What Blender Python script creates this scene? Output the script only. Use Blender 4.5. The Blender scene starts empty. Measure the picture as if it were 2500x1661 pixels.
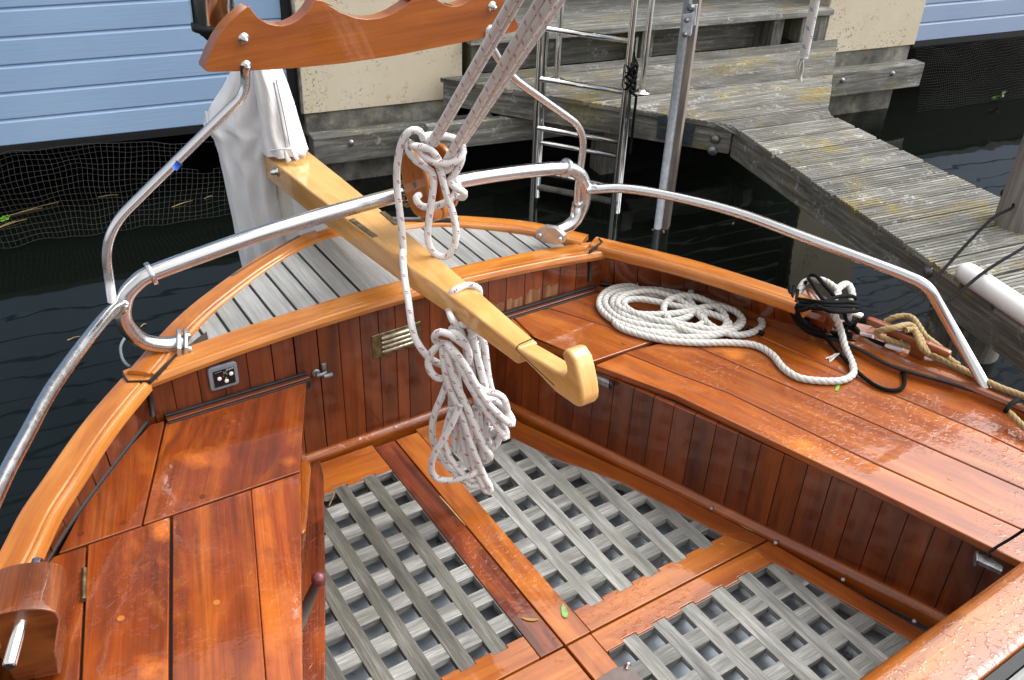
import bpy, bmesh, math, random
from mathutils import Vector as Ve, Matrix, noise as mnoise
random.seed(7)
C = bpy.context.scene.collection
sc = bpy.context.scene
rad = math.radians
# ------------------------------------------------------------------ camera
H = 1.85
F, PIT, ROL, YAW = 2259.0, rad(32.82), rad(2.46), rad(34.13)
cy, sy, cp, sp, cr, sr = math.cos(YAW), math.sin(YAW), math.cos(PIT), math.sin(PIT), math.cos(ROL), math.sin(ROL)
FW = Ve((sy*cp, cy*cp, -sp)); RT0 = Ve((cy, -sy, 0)); UP0 = RT0.cross(FW)
RT = RT0*cr + UP0*sr; UP = UP0*cr - RT0*sr
cam_d = bpy.data.cameras.new('camera'); cam = bpy.data.objects.new('camera', cam_d); C.objects.link(cam)
cam_d.sensor_width = 36; cam_d.lens = F/2500*36; cam_d.clip_end = 500; cam_d.clip_start = .05
cam.matrix_world = Matrix(((RT.x, UP.x, -FW.x, 0), (RT.y, UP.y, -FW.y, 0), (RT.z, UP.z, -FW.z, H), (0, 0, 0, 1)))
sc.camera = cam
# ------------------------------------------------------------------ light
SUN_EL, SUN_AZ = rad(52), rad(104)     # azimuth clockwise from +Y
w = bpy.data.worlds.new('World'); sc.world = w; w.use_nodes = True
nt = w.node_tree; bg = nt.nodes['Background']
sky = nt.nodes.new('ShaderNodeTexSky'); sky.sky_type = 'NISHITA'; sky.sun_disc = False
sky.sun_elevation = SUN_EL; sky.sun_rotation = SUN_AZ; sky.dust_density = 6; sky.air_density = 1.2; sky.ozone_density = 1.0
hs = nt.nodes.new('ShaderNodeHueSaturation'); hs.inputs['Saturation'].default_value = .02
nt.links.new(sky.outputs[0], hs.inputs['Color']); nt.links.new(hs.outputs[0], bg.inputs['Color'])
bg.inputs['Strength'].default_value = .15
sd = bpy.data.lights.new('sun', 'SUN'); so = bpy.data.objects.new('sun', sd); C.objects.link(so)
sd.energy = .65; sd.angle = rad(84); sd.color = (1, .98, .95)
so.rotation_euler = (rad(90)-SUN_EL, 0, -SUN_AZ + math.pi)
so.rotation_euler = Ve((math.sin(SUN_AZ)*math.cos(SUN_EL), math.cos(SUN_AZ)*math.cos(SUN_EL), math.sin(SUN_EL))).to_track_quat('Z', 'Y').to_euler()
sc.view_settings.view_transform = 'Standard'; sc.view_settings.look = 'None'; sc.view_settings.gamma = 1
sc.view_settings.exposure = 1.17
sc.cycles.max_bounces = 8; sc.cycles.glossy_bounces = 4; sc.cycles.transparent_max_bounces = 12
sc.cycles.use_denoising = True
# ------------------------------------------------------------------ measured points: picture point + a known plane -> metres
def ray(u, v):
    u /= .944; v /= .944
    return RT*((u-1250)/F) - UP*((v-830.5)/F) + FW
O = Ve((0, 0, H))
def Z(u, v, z): d = ray(u, v); return O + d*((z-H)/d.z)
def X(u, v, x): d = ray(u, v); return O + d*(x/d.x)
def Y(u, v, y): d = ray(u, v); return O + d*(y/d.y)
BN = Ve((math.sin(rad(8.74)), math.cos(rad(8.74)), 0)); BD = Ve((BN.y, -BN.x, 0))
HN = Ve((sy, cy, 0))
def Pl(u, v, c, n=BN): d = ray(u, v); return O + d*((c-O.dot(n))/d.dot(n))
def V(u, v, D): return Pl(u, v, D, HN)
def crop(x0, y0, s):
    return lambda x, y: ((x0+x/s)*.944, (y0+y/s)*.944)
c1 = crop(0, 0, 2.776); c2 = crop(800, 0, 2.776); c3 = crop(1650, 0, 2.776)
c4 = crop(0, 500, 2.776); c5 = crop(800, 500, 2.776); c6 = crop(1650, 500, 2.776)
g1 = crop(440, 0, 5.9); kk = crop(960, 300, 4.3545); hh = crop(1020, 780, 3.565)
q1 = crop(0, 1000, 2.3718); q2 = crop(800, 1000, 2.3718); q3 = crop(1650, 1000, 2.3718)
def bp(s, c, z): return BD*s + BN*c + Ve((0, 0, z))      # building frame: s along the wall, c away from the camera
# ------------------------------------------------------------------ materials
def lin(r, g, b):
    f = lambda c: (c/255/12.92) if c/255 <= .04045 else ((c/255+.055)/1.055)**2.4
    return (f(r), f(g), f(b), 1)
class M:
    def __init__(s, name):
        s.m = bpy.data.materials.new(name); s.m.use_nodes = True; s.t = s.m.node_tree; s.b = s.t.nodes['Principled BSDF']
        s.out = s.t.nodes['Material Output']
    def n(s, typ, **kw):
        o = s.t.nodes.new('ShaderNode'+typ)
        for k, v in kw.items():
            if k in o.inputs.keys() if hasattr(o.inputs, 'keys') else False: s.put(o.inputs[k], v)
            else: setattr(o, k, v)
        return o
    def put(s, sock, v):
        if hasattr(v, 'bl_idname') and hasattr(v, 'is_output'): s.t.links.new(v, sock)
        elif isinstance(v, bpy.types.Node): s.t.links.new(v.outputs[0], sock)
        else: sock.default_value = v
    def math(s, op, a, b=None, c=None):
        o = s.t.nodes.new('ShaderNodeMath'); o.operation = op
        s.put(o.inputs[0], a)
        if b is not None: s.put(o.inputs[1], b)
        if c is not None: s.put(o.inputs[2], c)
        return o.outputs[0]
    def uv(s):
        if not hasattr(s, '_uv'): s._uv = s.t.nodes.new('ShaderNodeUVMap').outputs[0]
        return s._uv
    def obj(s):
        if not hasattr(s, '_ob'): s._ob = s.t.nodes.new('ShaderNodeNewGeometry').outputs['Position']
        return s._ob
    def tint(s):
        if not hasattr(s, '_ti'):
            a = s.t.nodes.new('ShaderNodeAttribute'); a.attribute_name = 'tint'; s._ti = a.outputs['Fac']
        return s._ti
    def sc(s, v, x, y, z):
        o = s.t.nodes.new('ShaderNodeVectorMath'); o.operation = 'MULTIPLY'
        s.put(o.inputs[0], v); o.inputs[1].default_value = (x, y, z); return o.outputs[0]
    def noise(s, v, scale, detail=4, rough=.55, dist=0):
        o = s.t.nodes.new('ShaderNodeTexNoise'); s.put(o.inputs['Vector'], v)
        o.inputs['Scale'].default_value = scale; o.inputs['Detail'].default_value = detail
        o.inputs['Roughness'].default_value = rough; o.inputs['Distortion'].default_value = dist
        return o.outputs['Fac']
    def ramp(s, f, stops):
        o = s.t.nodes.new('ShaderNodeValToRGB'); s.put(o.inputs[0], f)
        e = o.color_ramp.elements
        while len(e) < len(stops): e.new(.5)
        for k, (p, c) in enumerate(stops):
            e[k].position = p; e[k].color = c if len(c) == 4 else (c[0],)*3+(1,)
        return o.outputs[0]
    def maprange(s, f, a, b, c=0, d=1):
        o = s.t.nodes.new('ShaderNodeMapRange'); s.put(o.inputs[0], f)
        for k, v in enumerate((a, b, c, d)): o.inputs[k+1].default_value = v
        return o.outputs[0]
    def mix(s, f, a, b, mode='MIX'):
        o = s.t.nodes.new('ShaderNodeMix'); o.data_type = 'RGBA'; o.blend_type = mode
        s.put(o.inputs[0], f); s.put(o.inputs[6], a); s.put(o.inputs[7], b); return o.outputs[2]
    def bump(s, h, strength=.3, dist=.01, normal=None):
        o = s.t.nodes.new('ShaderNodeBump'); s.put(o.inputs['Height'], h)
        o.inputs['Strength'].default_value = strength; o.inputs['Distance'].default_value = dist
        if normal is not None: s.put(o.inputs['Normal'], normal)
        return o.outputs[0]
    def set(s, **kw):
        for k, v in kw.items(): s.put(s.b.inputs[k.replace('_', ' ')], v)
        return s

def wood(name, dark, mid, light, figure=.5, coat=1.0, rough=.45, coatr=.06, wet=0, knots=(), mlo=.45, vscale=1.0, tintamt=.35, stain=0, bumpy=.02):
    m = M(name); uv = m.uv()
    warp = m.noise(m.sc(uv, .9, 4, 1), 1, 1.5)
    big = m.noise(m.sc(uv, 1.1, 15*vscale, 1), 1, 5, .6, .25)
    fine = m.noise(m.sc(uv, 3.5, 230*vscale, 1), 1, 3, .6)
    patch = m.maprange(m.noise(m.sc(uv, 1.3, 5, 1), 1, 1), .46, .62)
    sep = m.t.nodes.new('ShaderNodeSeparateXYZ'); m.put(sep.inputs[0], uv)
    ring = m.math('SINE', m.math('ADD', m.math('MULTIPLY', sep.outputs[1], 150*vscale), m.math('MULTIPLY', warp, 34)))
    ringd = m.maprange(ring, .2, 1.0)
    col = m.ramp(big, [(.25, dark), (.5, mid), (.78, light)])
    col = m.mix(m.math('MULTIPLY', m.math('MULTIPLY', ringd, patch), figure*.8), col, dark)
    col = m.mix(m.maprange(fine, .35, .65, .45*figure+.12, 0), col, dark)
    blot = m.noise(m.sc(uv, 3.2, 8, 1), 1, 3, .5, 1.6)
    col = m.mix(m.maprange(blot, .54, .72, 0, .55*figure+.1), col, light)
    col = m.mix(m.maprange(blot, .46, .30, 0, .6*figure), col, dark)
    for kp, kr in knots:      # knots: pale flame with a dark eye and rings that follow it
        dv = m.t.nodes.new('ShaderNodeVectorMath'); dv.operation = 'DISTANCE'
        m.put(dv.inputs[0], m.obj()); dv.inputs[1].default_value = tuple(kp)
        d = m.math('ADD', dv.outputs['Value'], m.math('MULTIPLY', m.math('SUBTRACT', m.noise(m.obj(), 14, 3, .6), .5), kr*2.2))
        k = m.maprange(d, kr*.1, kr, 1, 0)
        col = m.mix(m.math('MULTIPLY', k, .75), col, tuple(min(1, x*1.25) for x in light[:3])+(1,))
        rg = m.maprange(m.math('SINE', m.math('MULTIPLY', d, 420)), .3, 1)
        col = m.mix(m.math('MULTIPLY', m.math('MULTIPLY', rg, k), .22), col, dark)
    t = m.maprange(m.tint(), 0, 1, 1-tintamt, 1+tintamt)
    cb = m.t.nodes.new('ShaderNodeCombineXYZ')
    for k in range(3): m.put(cb.inputs[k], t)
    col = m.mix(1.0, col, cb.outputs[0], 'MULTIPLY')
    if stain:
        p = m.obj()
        k = m.noise(p, 9, 4, .6)
        k2 = m.noise(p, 38, 3, .6)
        col = m.mix(m.math('MULTIPLY', m.maprange(k, .55, .75), stain), col, dark)
        col = m.mix(m.math('MULTIPLY', m.maprange(k2, .66, .74), stain*.8), col, (dark[0]*.4, dark[1]*.4, dark[2]*.4, 1))
    m.set(Base_Color=col, Roughness=rough, Coat_Weight=coat, Coat_Roughness=coatr, Coat_IOR=1.5)
    m.b.inputs['Specular IOR Level'].default_value = .25
    m.put(m.b.inputs['Normal'], m.bump(fine, .15, .002))
    p = m.obj()
    hgt = m.noise(p, 22, 3, .5)
    if wet:
        # standing drops and runnels of rain water in broad patches
        msk = m.maprange(m.noise(p, 3.0, 3, .6), mlo, mlo+.15)
        dr = m.noise(m.sc(p, 1, 1, .2), 66, 2, .55, .7)
        dr = m.maprange(dr, .54, .70)
        hgt = m.math('ADD', m.math('MULTIPLY', hgt, .35), m.math('MULTIPLY', m.math('MULTIPLY', dr, msk), wet))
        m.put(m.b.inputs['Coat Normal'], m.bump(hgt, .38, .004))
    else:
        m.put(m.b.inputs['Coat Normal'], m.bump(hgt, bumpy*5, .004))
    return m.m

KN_L = [(Z(455, 1055, .305), .05), (Z(668, 1062, .305), .026), (Z(*q1(875, 1500), .309), .05), (Z(*q1(925, 700), .309), .04)]
KN_R = [(Z(*c6(400, 1010), .306), .04), (Z(1850, 1020, .306), .05)]
T_CAP = wood('varnished_teak_orange', lin(136, 70, 14), lin(184, 112, 40), lin(212, 146, 66), .55, wet=.2, tintamt=.15)
T_SEAT = wood('varnished_teak_red', lin(72, 26, 4), lin(134, 57, 9), lin(180, 96, 25), .55, wet=.5, knots=KN_L, tintamt=.28, stain=.35)
T_SEATR = wood('varnished_teak_amber', lin(94, 39, 6), lin(146, 71, 13), lin(184, 106, 30), .5, wet=.7, knots=KN_R, tintamt=.18, stain=.2)
T_PANEL = wood('varnished_mahogany', lin(56, 22, 6), lin(106, 47, 14), lin(140, 68, 22), .45, tintamt=.2, coatr=.1)
T_DARK = wood('varnished_dark_figured_teak', lin(40, 13, 4), lin(108, 42, 10), lin(150, 70, 20), .9, wet=1.0, tintamt=.2)
T_FLOOR = wood('varnished_teak_floor', lin(104, 46, 8), lin(156, 83, 21), lin(188, 115, 38), .5, wet=.7, tintamt=.2)
T_COAM = wood('wet_coaming_teak', lin(104, 48, 8), lin(156, 86, 24), lin(188, 116, 42), .7, wet=1.1, mlo=.28, tintamt=.1)
T_GAL = wood('varnished_gallows_timber', lin(108, 50, 8), lin(154, 82, 20), lin(176, 102, 32), .5, tintamt=.05)
T_PALE = wood('varnished_ash', lin(188, 134, 72), lin(216, 166, 98), lin(230, 186, 122), .75, tintamt=.05, coatr=.12, vscale=.9)
T_BITT = wood('varnished_brown_hardwood', lin(56, 24, 6), lin(112, 54, 18), lin(150, 82, 34), .7, wet=.1, tintamt=.1)
T_BLOCK = wood('varnished_block_wood', lin(112, 58, 12), lin(164, 94, 30), lin(190, 118, 44), .4, tintamt=.05, stain=.6)

def greywood(name, dark, mid, light, moss=.0, groove=0, lichen=0, vs=1.0, tintamt=.25):
    m = M(name); uv = m.uv(); p = m.obj()
    a = m.noise(m.sc(uv, 3, 40*vs, 1), 1, 5, .65, .4)
    b = m.noise(m.sc(uv, 14, 300*vs, 1), 1, 3, .6)
    blot = m.noise(p, 5, 4, .6)
    col = m.ramp(a, [(.28, dark), (.52, mid), (.75, light)])
    col = m.mix(m.maprange(b, .38, .62, .5, 0), col, dark)
    col = m.mix(m.maprange(blot, .45, .7, 0, .35), col, dark)
    if moss:
        g = m.noise(m.sc(p, 1, 1, 1), 4.2, 5, .65)
        col = m.mix(m.math('MULTIPLY', m.maprange(g, .5, .68), moss), col, lin(98, 99, 80))
    if lichen:
        g = m.noise(p, 3.6, 6, .7); g2 = m.noise(p, 60, 3, .7)
        f = m.math('MULTIPLY', m.maprange(g, .52, .66), m.maprange(g2, .38, .56))
        col = m.mix(m.math('MULTIPLY', f, lichen), col, lin(146, 126, 26))
        f2 = m.math('MULTIPLY', m.maprange(m.noise(p, 11, 5, .7), .55, .65), m.maprange(g2, .45, .6))
        col = m.mix(m.math('MULTIPLY', f2, .55), col, lin(205, 205, 200))
    t = m.maprange(m.tint(), 0, 1, 1-tintamt, 1+tintamt)
    cb = m.t.nodes.new('ShaderNodeCombineXYZ')
    for k in range(3): m.put(cb.inputs[k], t)
    col = m.mix(1.0, col, cb.outputs[0], 'MULTIPLY')
    m.set(Base_Color=col, Roughness=.82)
    m.put(m.b.inputs['Normal'], m.bump(m.math('ADD', a, m.math('MULTIPLY', b, .7)), .6, .003))
    return m.m
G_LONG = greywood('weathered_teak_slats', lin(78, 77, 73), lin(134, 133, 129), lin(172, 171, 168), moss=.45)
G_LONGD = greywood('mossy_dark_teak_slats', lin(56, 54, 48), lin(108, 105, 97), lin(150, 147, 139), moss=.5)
G_CROSS = greywood('weathered_teak_cross_slats', lin(76, 75, 71), lin(142, 141, 137), lin(188, 188, 185), moss=.2)
G_DECK = greywood('bleached_teak_deck', lin(126, 126, 123), lin(154, 154, 152), lin(178, 178, 177), moss=.12, tintamt=.14, vs=1.6)
G_DOCK = greywood('weathered_decking', lin(62, 60, 56), lin(126, 124, 117), lin(196, 195, 190), moss=.3, lichen=.8, tintamt=.3)
G_BEAM = greywood('weathered_beam', lin(62, 62, 58), lin(126, 125, 119), lin(186, 185, 180), moss=.5, lichen=.5)
G_SIDE = greywood('weathered_step_boards', lin(72, 72, 68), lin(134, 134, 130), lin(200, 200, 196), moss=.25, lichen=.6)

def plain(name, col, rough=.5, metal=0, coat=0, nz=0, nscale=30, bump=0):
    m = M(name); m.set(Roughness=rough, Metallic=metal, Coat_Weight=coat)
    p = m.obj()
    if nz:
        n = m.noise(p, nscale, 4, .6); c = Ve(col[:3])
        m.set(Base_Color=m.mix(m.maprange(n, .35, .65), tuple(c*(1-nz))+(1,), tuple(c*(1+nz*.5))+(1,)))
    else: m.set(Base_Color=col)
    if bump: m.put(m.b.inputs['Normal'], m.bump(m.noise(p, nscale*2, 3, .6), bump, .003))
    return m.m
CAULK = plain('black_caulk', lin(26, 26, 28), .6, nz=.4)
BLACK = plain('black_rubber', lin(18, 18, 20), .55)
def steel_mat(name, base, r0, r1):
    m = M(name); p = m.obj(); n = m.noise(p, 60, 4, .6); n2 = m.noise(p, 9, 3, .5)
    m.set(Base_Color=base, Metallic=1.0, Roughness=m.maprange(m.math('ADD', m.math('MULTIPLY', n, .5), m.math('MULTIPLY', n2, .5)), .4, .6, r0, r1))
    return m.m
STEEL = steel_mat('polished_stainless_steel', (.62, .62, .63, 1), .18, .3)
STEEL2 = steel_mat('bright_stainless_steel', (.76, .77, .77, 1), .10, .2)
GALV = plain('galvanised_steel', (.55, .60, .66, 1), .45, .45, nz=.2, nscale=40)
ZINC = plain('dull_cast_metal', (.30, .31, .32, 1), .45, .8, nz=.4, nscale=50, bump=.2)
BRASS = plain('tarnished_brass', (.22, .17, .09, 1), .42, .85, nz=.5, nscale=60, bump=.2)
WHITE = plain('white_gelcoat', lin(226, 228, 228), .35, nz=.05)
CREAMG = plain('cream_gelcoat', lin(214, 208, 196), .4, nz=.05)
PVC = plain('white_pvc', lin(236, 236, 234), .3, nz=.04)
GREYP = plain('grey_plastic', lin(118, 126, 134), .5, nz=.15)
BLK = plain('black_panel_face', lin(14, 14, 16), .3)
REDK = plain('maroon_knob', lin(104, 44, 48), .45, coat=.3, nz=.4, nscale=90)
REDM = plain('red_mark', lin(200, 40, 40), .5); GRNM = plain('green_mark', lin(50, 150, 70), .5)
YELM = plain('yellow_mark', lin(196, 176, 50), .5); WHTM = plain('white_mark', lin(225, 225, 225), .5)
LEAF = plain('green_leaf', lin(120, 160, 90), .5, nz=.3, nscale=80); STRAW = plain('dry_straw', lin(150, 130, 84), .8, nz=.3)
WEED = plain('bright_weed', lin(110, 170, 50), .6, nz=.3, nscale=90)
BLUETAPE = plain('blue_tape', lin(40, 90, 190), .5)
DARKST = plain('dark_grey_strip', lin(62, 62, 66), .5, nz=.2)
VOID = plain('dark_shade_and_roof', lin(20, 20, 20), .9, nz=.4, nscale=4)  # near-black standing in for the shade under the doors; the roof shares it
def bilge():
    m = M('grey_bilge_paint'); p = m.obj()
    n = m.noise(p, 5, 4, .6); n2 = m.noise(p, 24, 5, .7); n3 = m.noise(p, 90, 3, .6)
    col = m.ramp(n, [(.3, lin(124, 132, 138)), (.6, lin(172, 182, 190)), (.8, lin(188, 197, 204))])
    dirt = m.math('MULTIPLY', m.maprange(n2, .56, .7), m.maprange(n3, .4, .55))
    col = m.mix(dirt, col, lin(28, 26, 22))
    m.set(Base_Color=col, Roughness=m.maprange(n, .3, .7, .2, .55)); return m.m
BILGE = bilge()
def canvas():
    m = M('white_canvas'); p = m.obj()
    n = m.noise(p, 4, 4, .6); n2 = m.noise(p, 55, 2, .5)
    col = m.ramp(n, [(.3, lin(222, 223, 226)), (.6, lin(236, 237, 240))])
    col = m.mix(m.maprange(n2, .76, .8), col, lin(120, 115, 105))
    m.set(Base_Color=col, Roughness=.7)
    w_ = m.noise(m.sc(p, 1, 1, .35), 16, 3, .5, .6)
    m.put(m.b.inputs['Normal'], m.bump(w_, .35, .02)); return m.m
CANVAS = canvas()
def rope_mat(name, base, fleck, P=.052, cols=4, fuzz=.3, fl=True, lay=0):
    m = M(name); uv = m.uv()
    sep = m.t.nodes.new('ShaderNodeSeparateXYZ'); m.put(sep.inputs[0], uv)
    u, v = sep.outputs[0], sep.outputs[1]
    p = m.obj()
    n = m.noise(p, 420, 3, .7); n2 = m.noise(p, 30, 3, .6)
    col = m.mix(m.maprange(n, .35, .65), tuple(x*.74 for x in base[:3])+(1,), base)
    col = m.mix(m.maprange(n2, .5, .75, 0, .3), col, tuple(x*.62 for x in base[:3])+(1,))
    if lay:      # crease shade and dirt painted dark between the strands
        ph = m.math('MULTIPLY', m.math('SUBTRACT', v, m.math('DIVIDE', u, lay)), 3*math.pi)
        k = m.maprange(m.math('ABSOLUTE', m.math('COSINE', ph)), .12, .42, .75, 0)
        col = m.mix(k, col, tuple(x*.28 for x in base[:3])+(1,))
    if fl:
        vc = m.math('MULTIPLY', v, cols)
        cell = m.math('FLOOR', vc)
        fy = m.math('SUBTRACT', m.math('SUBTRACT', vc, cell), .5)
        a = m.math('ADD', m.math('DIVIDE', u, P), m.math('MULTIPLY', cell, .5))
        fx = m.math('SUBTRACT', m.math('FRACT', a), .5)
        out = None
        for sh, off in ((.10, -.048), (.10, .048)):
            x = m.math('ABSOLUTE', m.math('ADD', m.math('ADD', fx, m.math('MULTIPLY', fy, sh)), off))
            k = m.math('MULTIPLY', m.math('LESS_THAN', x, .030), m.math('LESS_THAN', m.math('ABSOLUTE', m.math('SUBTRACT', fy, off*1.5)), .27))
            out = k if out is None else m.math('MAXIMUM', out, k)
        out = m.math('MULTIPLY', out, m.maprange(n, .3, .5, .5, .95))
        col = m.mix(out, col, fleck)
    m.set(Base_Color=col, Roughness=.9, Sheen_Weight=.15)
    m.put(m.b.inputs['Normal'], m.bump(n, fuzz, .004)); return m.m
ROPE_R = rope_mat('white_braid_red_fleck', lin(228, 227, 226), lin(156, 40, 70))
ROPE_B = rope_mat('white_braid_blue_fleck', lin(200, 198, 195), lin(40, 100, 150), .04, 4)
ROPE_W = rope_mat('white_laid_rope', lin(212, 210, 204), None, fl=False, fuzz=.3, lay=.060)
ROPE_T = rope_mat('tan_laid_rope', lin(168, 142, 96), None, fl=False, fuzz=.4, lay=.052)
ROPE_K = rope_mat('black_cord', lin(10, 10, 11), None, fl=False, fuzz=.25); ROPE_K.node_tree.nodes['Principled BSDF'].inputs['Sheen Weight'].default_value = 0; ROPE_K.node_tree.nodes['Principled BSDF'].inputs['Specular IOR Level'].default_value = .2
NETM = rope_mat('grey_netting', lin(52, 50, 46), None, fl=False, fuzz=.2)
NETD = rope_mat('dark_netting', lin(54, 52, 48), None, fl=False, fuzz=.2)
def plaster():
    m = M('cream_render'); p = m.obj()
    n = m.noise(p, 2.2, 4, .6); sp_ = m.noise(p, 70, 3, .7); reg = m.noise(p, 3.3, 4, .65)
    sz = m.t.nodes.new('ShaderNodeSeparateXYZ'); m.put(sz.inputs[0], p)
    low = m.maprange(sz.outputs[2], .55, .15)
    col = m.ramp(n, [(.3, lin(200, 187, 162)), (.7, lin(214, 203, 181))])
    k = m.math('MULTIPLY', m.maprange(sp_, .57, .64), m.maprange(reg, .46, .58))
    col = m.mix(k, col, lin(72, 72, 60))
    k2 = m.math('MULTIPLY', m.maprange(m.noise(p, 18, 5, .7), .60, .68), low)
    col = m.mix(m.math('MULTIPLY', k2, .7), col, lin(176, 136, 60))
    m.set(Base_Color=col, Roughness=.85); m.put(m.b.inputs['Normal'], m.bump(m.noise(p, 120, 3, .6), .15, .003)); return m.m
PLASTER = plaster()
def concrete():
    m = M('mossy_concrete'); p = m.obj()
    n = m.noise(p, 6, 6, .7); n2 = m.noise(p, 26, 5, .7); n3 = m.noise(p, 90, 3, .6)
    col = m.ramp(n, [(.3, lin(62, 62, 56)), (.5, lin(112, 110, 102)), (.72, lin(160, 158, 150))])
    col = m.mix(m.maprange(n2, .55, .7, 0, .6), col, lin(48, 50, 44))
    col = m.mix(m.math('MULTIPLY', m.maprange(m.noise(p, 12, 5, .7), .6, .68), .7), col, lin(160, 138, 64))
    m.set(Base_Color=col, Roughness=.9); m.put(m.b.inputs['Normal'], m.bump(n3, .4, .004)); return m.m
CONC = concrete()
def bluepaint(name='blue_painted_boards', A=(136, 163, 196), B=(150, 177, 208)):
    m = M(name); uv = m.uv(); p = m.obj()
    g = m.noise(m.sc(uv, 5, 120, 1), 1, 4, .6, .5); n = m.noise(p, 1.2, 3, .5)
    col = m.ramp(n, [(.3, lin(*A)), (.7, lin(*B))])
    col = m.mix(m.maprange(m.noise(p, 45, 2, .5), .80, .82), col, lin(225, 225, 220))
    m.set(Base_Color=col, Roughness=.5); m.put(m.b.inputs['Normal'], m.bump(g, .35, .003)); return m.m
BLUE = bluepaint(); BLUE2 = bluepaint('pale_blue_painted_boards', (142, 160, 190), (156, 172, 200))
def water():
    m = M('dark_canal_water'); p = m.obj()
    n1 = m.noise(m.sc(p, 1, 1.7, 1), 1.1, 3, .5, .4); n2 = m.noise(m.sc(p, 1, 1.6, 1), 5, 2, .5)
    h = m.math('ADD', n1, m.math('MULTIPLY', n2, .06))
    m.set(Base_Color=(.0042, .0056, .0042, 1), Roughness=.03, IOR=1.33)
    m.put(m.b.inputs['Normal'], m.bump(h, .11, .05)); return m.m
WATER = water()
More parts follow.
